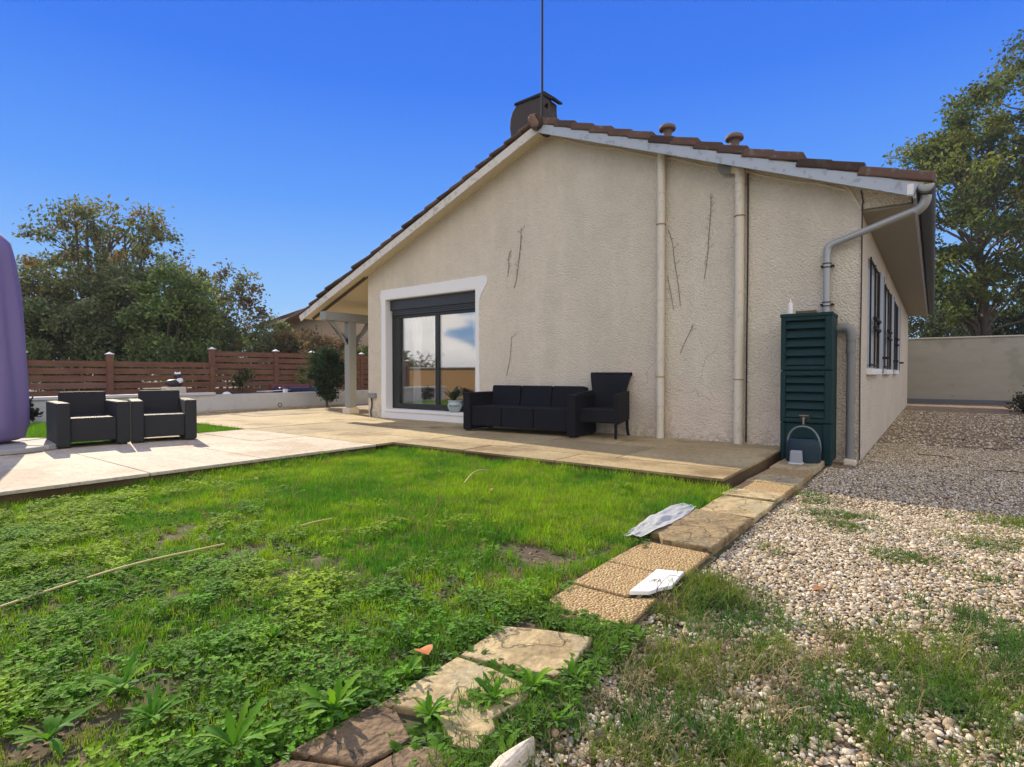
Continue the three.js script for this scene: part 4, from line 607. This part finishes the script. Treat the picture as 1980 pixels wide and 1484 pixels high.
tree('tall_tree', 'tall yellowish green tree behind the garden wall, nearest the roof', 'tree', { seed: 21, at: [1.66, -33.8], cy: 8.4, rx: 4.4, ry: 5.9, trunk: 0.24, stems: 1, limbs: 70, clumps: 180, spread: 0.5, leaves: 36000, leaf: 0.18, colors: YEL, top: 0.55, floor: 2.5, flat: 0.6 });
tree('tall_tree', 'taller dark green tree at the right frame edge behind the garden wall', 'tree', { seed: 22, at: [5.2, -37.5], cy: 11.6, rx: 4.7, ry: 7.6, trunk: 0.28, stems: 1, limbs: 60, clumps: 170, spread: 0.55, leaves: 27000, leaf: 0.18, colors: [YEL[1], YEL[2], YEL[3]], top: 0.6, floor: 2.5, flat: 0.6 });
tree('conifer', 'low dark conifer behind the garden wall under the tall trees, on the left', 'conifer', { seed: 23, at: [0.9, -37.8], cy: 2.9, rx: 2.6, ry: 2.7, trunk: 0.14, clumps: 90, spread: 0.42, leaves: 14000, leaf: 0.2, colors: [[0.03, 0.065, 0.032], [0.05, 0.085, 0.042]], droop: true, cone: true });
tree('conifer', 'low dark conifer behind the garden wall at the right frame edge', 'conifer', { seed: 24, at: [4.2, -36.5], cy: 2.9, rx: 2.9, ry: 2.6, trunk: 0.14, clumps: 90, spread: 0.42, leaves: 14000, leaf: 0.2, colors: [[0.03, 0.065, 0.032], [0.05, 0.085, 0.042]], droop: true, cone: true });
tree('leafy_bush', 'pale grey green bush seen under the eaves above the garden wall', 'bush', { seed: 25, at: [-0.9, -30.5], cy: 2.3, rx: 1.8, ry: 1.4, trunk: 0.06, stems: 2, clumps: 50, spread: 0.34, leaves: 7000, leaf: 0.13, colors: [[0.11, 0.13, 0.07], [0.07, 0.09, 0.04]] });
tree('leafy_bush', 'low dark hedge plant at the right edge of the gravel yard', 'bush', { seed: 26, at: [2.9, -20.0], cy: 0.1, rx: 1.2, rz: 3.4, ry: 0.26, trunk: 0.03, clumps: 60, spread: 0.22, leaves: 6000, leaf: 0.09, colors: [[0.03, 0.035, 0.015], [0.06, 0.05, 0.025]], floor: -0.1 });
tree('leafy_bush', 'dark hedge beside the ochre wall, mirrored in the door glass', 'bush', { seed: 27, at: [-21.5, 2.4], cy: 0.9, rx: 3.2, rz: 1.2, ry: 1.0, trunk: 0.05, stems: 2, clumps: 70, spread: 0.4, leaves: 9000, leaf: 0.16, colors: DARK });

// ---------------------------------------------------------------- lawn grass, clover, weeds, gravel
const bump = (x, z, list) => { let k = 0; for (const [a, b, rx, rz = rx, w = 1] of list) { const d = ((x - a) / rx) ** 2 + ((z - b) / rz) ** 2; if (d < 4) k = Math.max(k, w * Math.exp(-d * 1.4)); } return k; };
const BARE = [[-1.47, -3.6, 0.13, 0.5], [-1.78, -2.60, 0.46, 0.30, 1.25], [-1.52, -2.92, 0.14, 0.18, 1.1], [-1.75, -2.2, 0.16, 0.12, 0.8], [-2.0, -0.78, 0.24, 0.14], [-1.72, -1.16, 0.14, 0.1, 0.8], [-2.0, -0.44, 0.3, 0.1], [-1.9, -1.95, 0.14, 0.1, 0.7], [-2.9, -1.0, 0.15, 0.1, 0.7], [-2.6, -4.6, 0.25, 0.08, 0.6], [-3.3, -2.9, 0.3, 0.1, 0.5], [-1.62, -4.78, 0.25, 0.08, 0.6], [-2.75, -3.0, 0.2, 0.1, 0.5]];
const bladeClump = (n, s, h0, h1, rad, lean, wd) => { const r = rng(s), gs = []; for (let i = 0; i < n; i++) { const g = leafStrip(h0 + (h1 - h0) * r(), wd * (0.7 + 0.6 * r()), lean * (0.3 + r()), 3, 0.2, (t) => 1 - 0.92 * t * t); g.rotateX((r() - 0.3) * 0.5).rotateY(r() * 6.283).translate((r() - 0.5) * 2 * rad, -0.004, (r() - 0.5) * 2 * rad); gs.push(g); } return mergeGeometries(gs); };
const yaw = (r) => new THREE.Quaternion().setFromEuler(new THREE.Euler((r() - 0.5) * 0.3, r() * 6.283, (r() - 0.5) * 0.3));
const lawnY = (x, z) => -0.115 + 0.035 * (fbm2(x * 3, z * 3, 3, 5) - 0.5);
{
  const r = rng(100), A = [], B = [];
  const inLawn = () => { const u = r(); return u < 0.86 ? [-5.74 + r() * 4.34, -4.98 + r() * 5.7] : null; };
  let made = 0;
  while (made < 42000) {
    const p = inLawn(); if (!p) { made++; const x = -13.3 + r() * 4.28, z = -4.7 + r() * 5; A.push([x, -0.045, z, yaw(r), 0.8 + 0.8 * r(), [0.14 * (0.7 + 0.6 * r()), 0.33 * (0.7 + 0.5 * r()), 0.012]]); continue; }
    made++;
    const [x, z] = p, n = fbm2(x * 1.7, z * 1.7, 4, 31), n2 = fbm2(x * 6, z * 6, 3, 12);
    const far = smooth(-1.5, -2.9, z + (n - 0.5) * 1.4), cover = (0.82 + 0.18 * far) * (1 - 0.95 * bump(x, z, BARE)) * smooth(0.2, 0.45, n2 + 0.22 * far);
    if (r() > cover) continue;
    const tone = fbm2(x * 2.6 + 4, z * 2.6, 3, 77), v = 0.65 + 0.6 * r();
    const c = mix3([0.09, 0.28, 0.009], [0.28, 0.46, 0.012], smooth(0.3, 0.7, tone + (r() - 0.5) * 0.4)), dry = r() < 0.09 ? [0.30, 0.26, 0.09] : c;
    const edge = 1 + 0.5 * smooth(-4.75, -4.98, z) + 0.5 * smooth(-5.55, -5.73, x);
    A.push([x, lawnY(x, z), z, yaw(r), (0.55 + 0.5 * r()) * (0.55 + 0.8 * n) * edge * (0.75 + 0.35 * far), [dry[0] * v, dry[1] * v, dry[2] * v]]);
  }
  for (let i = 0; i < 650; i++) { const x = -1.44 + r() * 0.56, z = -2.1 + r() * 1.3, gap = (z < -1.87 && z > -2.03) || x < -1.365 || x > -0.975 || (x > -1.16 && z > -1.44 && z < -0.95 && fbm2(x * 11 + 4, z * 11, 2, 6) > 0.45); if (!gap) continue; const v = 0.6 + 0.7 * r(); A.push([x, -0.112, z, yaw(r), 0.45 + 0.5 * r(), [0.13 * v, 0.25 * v, 0.02 * v]]); }
  tag(scatter('lawn_grass', bladeClump(15, 6, 0.035, 0.085, 0.035, 1.2, 0.0042), M.blade, A), 'fine bright green grass of the lawn', 'grass', null, 'stuff');
  // clover and small broad leaves, thick near the path end of the lawn
  const cl = []; const cr = rng(4); for (let i = 0; i < 9; i++) { const hx = (cr() - 0.5) * 0.13, hz = (cr() - 0.5) * 0.13, hy = 0.010 + cr() * 0.06, a0 = cr() * 6; for (let k = 0; k < 3; k++) cl.push(leafStrip(0.017 + 0.006 * cr(), 0.017, 0.3, 2, 0.15, (t) => Math.sin(Math.PI * (0.1 + 0.85 * t))).rotateX(0.75 + 0.7 * cr()).rotateY(a0 + k * 2.09).translate(hx, hy, hz)); }
  const clover = mergeGeometries(cl);
  for (let i = 0; i < 27000; i++) {
    const x = -5.6 + r() * 4.25, z = -4.6 + 5.0 * Math.sqrt(r()), n = fbm2(x * 2.1 + 9, z * 2.1, 4, 61), near = smooth(-3.0, -1.7, z + (n - 0.5) * 1.2);
    const cover = (0.10 + 0.6 * near) * smooth(0.40, 0.62, n) * smooth(0.3, 0.5, fbm2(x * 9, z * 9, 2, 88)) * (1 - 0.8 * bump(x, z, BARE)); if (r() > cover) continue;
    const v = 0.45 + 0.95 * r(), tone = fbm2(x * 1.3, z * 1.3 + 6, 3, 8); const c = mix3([0.13, 0.33, 0.012], [0.34, 0.50, 0.01], smooth(0.35, 0.65, tone));
    B.push([x, lawnY(x, z), z, yaw(r), 0.38 + 0.5 * r(), [c[0] * v, c[1] * v, c[2] * v]]);
  }
  const gloss = leafMat(0.5); gloss.roughness = 0.85; gloss.specularIntensity = 0.3;
  tag(scatter('clover', clover, gloss, B), 'clover and small round-leaved weeds among the lawn grass', 'clover', null, 'stuff');
  // small broad pointed leaves, loosely over the near lawn
  const D = []; const bl = []; const br = rng(9); for (let i = 0; i < 6; i++) bl.push(leafStrip(0.03 + 0.03 * br(), 0.018, 0.9, 3, 0.2).rotateX(0.5 + 0.6 * br()).rotateY(br() * 6.28).translate((br() - 0.5) * 0.02, 0, (br() - 0.5) * 0.02));
  for (let i = 0; i < 20000; i++) { const x = -5.4 + r() * 4.0, z = -4.8 + 5.2 * Math.sqrt(r()), n = fbm2(x * 2.5 + 3, z * 2.5, 4, 19); if (r() > smooth(0.42, 0.62, n) * Math.max(0.25 * smooth(0.5, 0.62, n), smooth(-3.2, -1.6, z)) * (1 - 0.7 * bump(x, z, BARE))) continue; const v = 0.55 + 0.8 * r(); D.push([x, lawnY(x, z), z, yaw(r), 0.4 + 0.6 * r(), [0.13 * v, 0.29 * v, 0.012 * v]]); }
  for (let i = 0; i < 1300; i++) { const x = -1.46 + r() * 0.56, z = -2.05 + r() * 1.25; const gap = z < -1.88 || x < -1.36 || x > -0.985 || (Math.abs(z + 1.48) < 0.035) || (x > -1.17 && z > -1.46 && z < -1.0 && fbm2(x * 14, z * 14, 2, 5) > 0.42); if (!gap) continue; const v = 0.55 + 0.8 * r(); D.push([x, -0.105, z, yaw(r), 0.5 + 0.6 * r(), [0.11 * v, 0.26 * v, 0.014 * v]]); }
  tag(scatter('small_weeds', mergeGeometries(bl), gloss, D), 'small pointed-leaved weeds in the near lawn', 'weeds', null, 'stuff');
  // dry stalks, dead leaves and crumbs on the bare spots
  const E2 = []; for (let i = 0; i < 13000; i++) { const x = -5.2 + r() * 3.85, z = -4.8 + r() * 5.2; const k = 1.6 * bump(x, z, BARE) + 0.22 * smooth(-2.6, -1.4, z); if (r() > k) continue; const v = 0.5 + 0.9 * r(); E2.push([x, lawnY(x, z) + 0.004, z, new THREE.Quaternion().setFromEuler(new THREE.Euler(1.2 + 0.5 * r(), r() * 6.28, 0, 'YXZ')), 0.5 + 0.9 * r(), [0.20 * v, 0.125 * v, 0.07 * v]]); }
  tag(scatter('dead_leaves', leafStrip(0.04, 0.012, 1.0, 3, 0.4), M.dryBlade, E2), 'brown dead leaves and stalks on the bare spots of the lawn', 'dead leaves', null, 'stuff');
}
const TUFTS = [[-0.86, -2.62, 0.22, 0.2, 1.3], [-0.9, -2.3, 0.16, 0.25, 1], [-0.6, -2.35, 0.22, 0.3, 0.55], [-0.72, -1.9, 0.3, 0.35, 0.85], [-0.55, -1.55, 0.4, 0.3, 0.8], [-0.16, -2.55, 0.2, 0.16, 0.85], [0.05, -2.3, 0.35, 0.32, 1], [0.25, -2.7, 0.3, 0.3, 0.9], [-0.2, -1.85, 0.4, 0.35, 0.7], [-0.4, -2.15, 0.25, 0.2, 0.75], [-0.12, -3.86, 0.2, 0.13, 1.3], [0.3, -4.5, 0.25, 0.25, 0.75], [0.24, -3.8, 0.22, 0.2, 0.7], [0.5, -5.15, 0.3, 0.25, 0.7], [-0.54, -4.72, 0.2, 0.16, 1.4], [-0.46, -4.42, 0.18, 0.15, 1.3], [-0.86, -5.36, 0.10, 0.12, 0.9], [-0.72, -5.1, 0.14, 0.14, 0.6], [-0.76, -3.54, 0.07, 0.09, 0.9], [0.6, -3.4, 0.35, 0.4, 0.7], [-1.0, -1.9, 0.1, 0.3, 0.8], [-0.93, -1.4, 0.12, 0.25, 1], [0.1, -3.1, 0.14, 0.14, 0.6]];
const yardY = (x, z) => -0.136 + 0.02 * (fbm2(x * 3, z * 3, 3, 9) - 0.5);
{
  const r = rng(200), G1 = [], G2 = [], P1 = [];
  for (let i = 0; i < 34000; i++) {
    const x = -0.98 + r() * 3.2, z = -5.6 + r() * 5.0, n = fbm2(x * 5, z * 5, 3, 7), k = 1.15 * bump(x, z, TUFTS) * smooth(0.30, 0.56, n + 0.08); if (r() > k) continue;
    const v = 0.55 + 0.7 * r(), t = fbm2(x * 3, z * 3, 3, 15); const c = mix3([0.07, 0.20, 0.018], [0.19, 0.28, 0.022], smooth(0.35, 0.65, t));
    const s = (0.5 + 0.6 * r()) * (x < -0.72 && z < -2.4 && z > -2.85 ? 1.35 : 0.95) * (z < -3.2 ? 0.72 : 1);
    (r() < 0.14 + 0.4 * smooth(0.5, 0.7, n) * (z > -2.45 ? 1 : 0.2) ? G2 : G1).push([x, yardY(x, z), z, yaw(r), s, [c[0] * v, c[1] * v, c[2] * v]]);
  }
  for (const g of G2) { const v = 0.5 + 0.8 * r(); g[5] = [0.30 * v, 0.225 * v, 0.11 * v]; }
  tag(scatter('yard_grass', bladeClump(12, 16, 0.05, 0.13, 0.03, 1.5, 0.0038), M.blade, G1), 'tufts of wild grass growing through the gravel', 'grass', null, 'stuff');
  tag(scatter('dry_grass', bladeClump(12, 26, 0.05, 0.14, 0.04, 2.4, 0.003), M.dryBlade, G2), 'dry straw-coloured grass among the tufts on the gravel', 'dry grass', null, 'stuff');
  // pebbles
  const peb = new THREE.IcosahedronGeometry(1, 1), pp = peb.attributes.position; for (let i = 0; i < pp.count; i++) { const x = pp.getX(i), y = pp.getY(i), z = pp.getZ(i), k = 1 + 0.22 * (fbm2(x * 1.3 + 5, z * 1.3 + y, 2, 3) - 0.5); pp.setXYZ(i, x * k, y * 0.52 * k, z * 0.8 * k); } peb.computeVertexNormals();
  const PC = [[0.58, 0.50, 0.34], [0.50, 0.41, 0.26], [0.66, 0.60, 0.47], [0.30, 0.215, 0.125], [0.38, 0.285, 0.165], [0.27, 0.255, 0.22], [0.54, 0.45, 0.29], [0.60, 0.53, 0.39], [0.46, 0.36, 0.215]];
  const pebble = (x, z, s) => { const c = PC[Math.floor(r() * PC.length)], v = 0.74 + 0.6 * r(); P1.push([x, yardY(x, z) + s * 0.3 + r() * 0.012, z, new THREE.Quaternion().setFromEuler(new THREE.Euler((r() - 0.5) * 0.9, r() * 6.28, (r() - 0.5) * 0.9)), V(s * (0.8 + 0.5 * r()), s * (0.8 + 0.4 * r()), s), [c[0] * v, c[1] * v, c[2] * v]]); };
  for (let i = 0; i < 125000; i++) { const x = -0.97 + r() * 3.6, z = -5.0 + r() * 4.6; if (x > -z * 0.62 + 0.2 || r() < 0.45 * bump(x, z, TUFTS)) continue; const b = r(); pebble(x, z, b < 0.03 ? 0.012 + 0.007 * r() : 0.0045 + 0.0056 * r()); }
  for (let i = 0; i < 92000; i++) { const x = -0.93 + r() * 5.0, z = -10.0 + r() * 5.2; if (x > -z * 0.62 + 0.2 || (x < -0.67 && z < -7.1)) continue; pebble(x, z, 0.005 + 0.0062 * r()); }
  for (let i = 0; i < 13000; i++) { const x = -0.66 + r() * 6, z = -10 - r() * 9; pebble(x, z, 0.009 + 0.011 * r()); }
  tag(scatter('gravel', peb, std([1, 1, 1], 0.8), P1), 'rounded beige, white and brown pebbles covering the yard', 'gravel', null, 'stuff');
}

// ---------------------------------------------------------------- single weeds, debris and small things on the ground
function rosette(label, x, z, y, n, L, W, s, rgb, up = 0.55) {
  const t = thing('dandelion_plant', label, 'weed', [x, y, z]), r = rng(s);
  for (let i = 0; i < n; i++) {
    const l = L * (0.6 + 0.6 * r()), sg = 9, g = leafStrip(l, W * (0.8 + 0.5 * r()), 0.5 + r() * 0.9, sg, 0.22, (k) => Math.max(0.06, (0.25 + 0.75 * Math.min(1, k * 1.6)) * (k > 0.7 ? Math.sqrt(Math.max(0, (1 - k) / 0.3)) : 1) * (Math.floor(k * sg + 0.5) % 2 ? 0.72 : 1.1)));
    g.rotateX(up + (r() - 0.4) * 0.7).rotateY(i * 2.4 + r() * 0.7).translate(x, y, z); const v = 0.75 + 0.5 * r();
    obj('leaf', g, rosMats[Math.floor(r() * 3)], t);
  }
}
const rosMats = [[0.13, 0.34, 0.015], [0.20, 0.42, 0.015], [0.09, 0.26, 0.02]].map((c) => { const m = leafMat(0.5); m.color.setRGB(...c); m.roughness = 0.85; return m; });
rosette('large bright dandelion with upright leaves beside the dark brown slab', -1.42, -1.0, -0.1, 30, 0.13, 0.022, 3);
rosette('bright green dandelion tuft at the lower left, nearest the left frame edge', -2.06, -0.66, -0.1, 24, 0.12, 0.022, 4);
rosette('bright green long-leaved weed left of the dead patch in the near lawn', -1.82, -0.66, -0.1, 30, 0.10, 0.017, 5);
rosette('blue green weed at the bottom edge, left of the dark brown slab', -1.5, -0.74, -0.1, 14, 0.13, 0.024, 6);
rosette('small dandelion in the middle of the near lawn', -2.0, -1.14, -0.1, 10, 0.09, 0.02, 7);
rosette('leafy weed between the two pale limestone slabs and the dry grass', -1.02, -1.47, -0.1, 26, 0.085, 0.016, 8);
rosette('leafy weed overhanging the right edge of the pale limestone slab', -0.95, -1.6, -0.115, 20, 0.08, 0.015, 9);
rosette('leafy weed covering the gap above the broken limestone piece', -1.08, -1.34, -0.1, 28, 0.085, 0.016, 10);
rosette('leafy weed between the dark brown slab and the pale limestone slab', -1.18, -1.16, -0.1, 26, 0.08, 0.015, 11);
rosette('weed at the lower left corner of the pale cracked slab', -1.4, -1.28, -0.1, 10, 0.08, 0.018, 12);
rosette('dark flat weed in the bright grass below the terrace', -2.17, -4.5, -0.1, 12, 0.10, 0.03, 13);
rosette('weed beside the yellow cane in the lawn', -3.5, -1.62, -0.1, 12, 0.10, 0.024, 14);
rosette('weed at the bottom left corner of the picture', -1.95, -0.45, -0.1, 14, 0.12, 0.024, 15);
rosette('small weed right of the broken limestone piece', -0.88, -1.38, -0.12, 22, 0.08, 0.014, 16);
{
  const cane = std([0.50, 0.40, 0.15], 0.6);
  tag(obj('garden_cane', tube([[-3.1, -0.075, -0.4], [-3.23, -0.07, -0.82], [-3.275, -0.062, -1.15], [-3.245, -0.062, -1.56]], 0.0058, 40, 6), cane), 'long thin yellow cane lying in the grass at left', 'cane');
  tag(obj('dry_stalk', tube([[-3.30, -0.05, -3.68], [-3.36, 0.0, -3.85], [-3.40, 0.01, -4.0], [-3.42, -0.02, -4.16]], 0.006, 20, 6), cane), 'bent pale straw stalk in the bright grass near the terrace', 'stalk');
  tag(obj('garden_cane', tube([[-3.235, -0.06, -2.02], [-3.23, -0.055, -2.14], [-3.225, -0.06, -2.27]], 0.005, 10, 6), cane), 'short thin yellow cane piece in the middle of the lawn', 'cane');
  tag(obj('dry_stalk', tube([[-2.52, -0.1, -2.45], [-2.53, 0.0, -2.5], [-2.51, 0.1, -2.55], [-2.53, 0.16, -2.57]], 0.004, 14, 6), std([0.22, 0.16, 0.05], 0.8)), 'upright brown stalk standing in the lawn', 'stalk');
  const leaf = leafStrip(0.075, 0.07, 0.7, 5, 0.25).rotateX(1.1).rotateY(1.2).translate(-1.47, -0.075, -1.4); tag(obj('fallen_leaf', leaf, std([0.42, 0.13, 0.02], 0.7, { side: THREE.DoubleSide })), 'orange fallen leaf on the clover beside the pale slab', 'leaf');
  for (const [x, z, a, l] of [[0.1, -5.9, 0.4, 'dry leaf at the edge of the house shadow'], [-0.45, -3.0, 2.1, 'brown dry leaf on the bright pebbles'], [-2.95, -3.6, 1.0, 'pale orange dry leaf in the upper lawn']]) tag(obj('fallen_leaf', leafStrip(0.06, 0.05, 0.9, 4, 0.3).rotateX(1.1).rotateY(a).translate(x, x < -1.4 ? -0.05 : -0.12, z), std([0.32, 0.13, 0.04], 0.8, { side: THREE.DoubleSide })), l, 'leaf');
  // broken white tile with worn black print
  const cv = document.createElement('canvas'); cv.width = cv.height = 256; const cx = cv.getContext('2d'); cx.fillStyle = '#f2f1ee'; cx.fillRect(0, 0, 256, 256); cx.fillStyle = '#17181a'; cx.font = 'bold 34px sans-serif'; cx.save(); cx.translate(78, 150); cx.rotate(-0.15); cx.fillText('JR 9', 0, 0); cx.restore(); cx.strokeStyle = '#26272a'; cx.lineWidth = 4; cx.beginPath(); cx.moveTo(250, 60); cx.lineTo(150, 66); cx.lineTo(150, 120); cx.lineTo(176, 190); cx.stroke(); cx.lineWidth = 2; for (const [a, b] of [[40, 200], [60, 214], [96, 196]]) { cx.beginPath(); cx.moveTo(a, b); cx.lineTo(a + 18, b + 3); cx.stroke(); }
  const tt = new THREE.CanvasTexture(cv); tt.colorSpace = THREE.SRGBColorSpace; tt.wrapS = tt.wrapT = THREE.RepeatWrapping; tt.offset.set(1.115 / 0.16, -2.335 / 0.42); tt.repeat.set(1 / 0.16, 1 / 0.42);
  tag(obj('broken_tile', slabPoly([[-1.094, -2.337], [-1.108, -2.69], [-0.985, -2.735], [-0.965, -2.52], [-1.0, -2.46], [-1.02, -2.39]], -0.088, -0.070, 0.002), std([1, 1, 1], 0.35, { map: tt })), 'broken white tile with black marks lying on the pebbled slab', 'tile');
  tag(obj('white_stone', wobble(slabPoly([[-0.885, -1.04], [-0.9, -1.13], [-0.885, -1.2], [-0.865, -1.25], [-0.855, -1.2], [-0.85, -1.08]], -0.14, -0.075, 0.012), 0.012, 14, 4), M.paleRender), 'pale elongated stone at the bottom edge right of the brown slab', 'stone');
  const sh = new THREE.PlaneGeometry(0.17, 1.0, 22, 66), sp = sh.attributes.position; for (let i = 0; i < sp.count; i++) { const x = sp.getX(i), y = sp.getY(i), e = 0.03 * (fbm2(y * 8, x * 4, 3, 2) - 0.5); sp.setXYZ(i, x * (0.55 + 0.45 * Math.sin(Math.PI * (y / 1.12 + 0.5))) + e, y, 0.05 * (fbm2(x * 16 + 2, y * 3.5, 4, 44) - 0.35) + 0.02); }
  sh.rotateX(-Math.PI / 2).computeVertexNormals(); tag(obj('plastic_sheet', sh.translate(-1.445, -0.085, -3.62), std([0.44, 0.46, 0.46], 0.5, { side: THREE.DoubleSide })), 'crumpled grey white plastic sheet tucked under the slab path', 'plastic sheet');
  const r = rng(70), tw = std([0.045, 0.035, 0.025], 0.9); for (let i = 0; i < 16; i++) { const x = -0.3 + r() * 2.4, z = -6.6 - r() * 9, a = r() * 2.4 - 1.2, L = 0.10 + r() * 0.28, y = -0.118; tag(obj('twig', tube([[x, y, z], [x + Math.cos(a) * L * 0.5, y + 0.008, z + Math.sin(a) * L * 0.5 + 0.02], [x + Math.cos(a) * L, y, z + Math.sin(a) * L]], 0.0045 + 0.004 * r(), 8, 5), tw), 'thin dark twig lying on the shaded gravel', 'twig', 'twigs on the shaded gravel'); }
}
{ // dead creepers left on the wall
  const vm = std([0.13, 0.10, 0.07], 0.9), Z = WZ + 0.006;
  const vine = (label, pts, twigs, s, rad = 0.0045) => { const r = rng(s), c = new THREE.CatmullRomCurve3(pts.map(([x, y]) => V(x, y, Z))); const t = thing('dried_creeper', label, 'creeper', [pts[0][0], pts[0][1], Z]); obj('stem', new THREE.TubeGeometry(c, 40, rad, 6), vm, t); for (let i = 0; i < twigs; i++) { const p = c.getPointAt(0.03 + 0.85 * Math.min(1, (i + 0.7 * r()) / twigs)), sd = r() < 0.5 ? 1 : -1, L = (0.025 + 0.085 * r() * r()) * (1.2 - 0.7 * i / twigs); obj('tendril', tube([[p.x, p.y, Z], [p.x + sd * L * 0.5, p.y + L * 0.35, Z + 0.004], [p.x + sd * L, p.y + L * (0.3 + 0.7 * r()), Z + 0.002]], rad * 0.55, 6, 5), vm, t); } };
  vine('long dried creeper stem on the wall right of the door top', [[-5.6, 3.38], [-5.60, 3.2], [-5.63, 2.95], [-5.66, 2.72], [-5.70, 2.5], [-5.74, 2.38]], 16, 1);
  vine('short forked dried creeper left of the long stem near the door', [[-5.83, 3.02], [-5.86, 2.9], [-5.86, 2.75], [-5.88, 2.58]], 8, 2);
  vine('dried creeper stem between the two white soil pipes', [[-2.43, 3.34], [-2.43, 3.1], [-2.45, 2.8], [-2.47, 2.5], [-2.51, 2.2]], 16, 3, 0.0035);
  vine('dried creeper hanging beside the left soil pipe, right strand', [[-3.02, 2.95], [-2.96, 2.75], [-2.93, 2.5], [-2.88, 2.2], [-2.84, 1.86]], 5, 4, 0.0035);
  vine('dried creeper hanging beside the left soil pipe, shorter left strand', [[-3.03, 2.3], [-3.0, 2.15], [-2.97, 2.0], [-2.94, 1.82]], 3, 5, 0.003);
  vine('faint short dried creeper low between the soil pipes', [[-2.66, 1.6], [-2.7, 1.5], [-2.76, 1.38], [-2.84, 1.2]], 4, 6, 0.003);
  vine('thin dried creeper strand above the left end of the sofa', [[-5.80, 1.55], [-5.82, 1.3], [-5.85, 1.1], [-5.91, 0.88]], 5, 7, 0.003);
}


scene.fog = new THREE.FogExp2(0xdfe6ee, 0.0007);   // the faint haze that lifts the far trees

renderer.render(scene, camera);
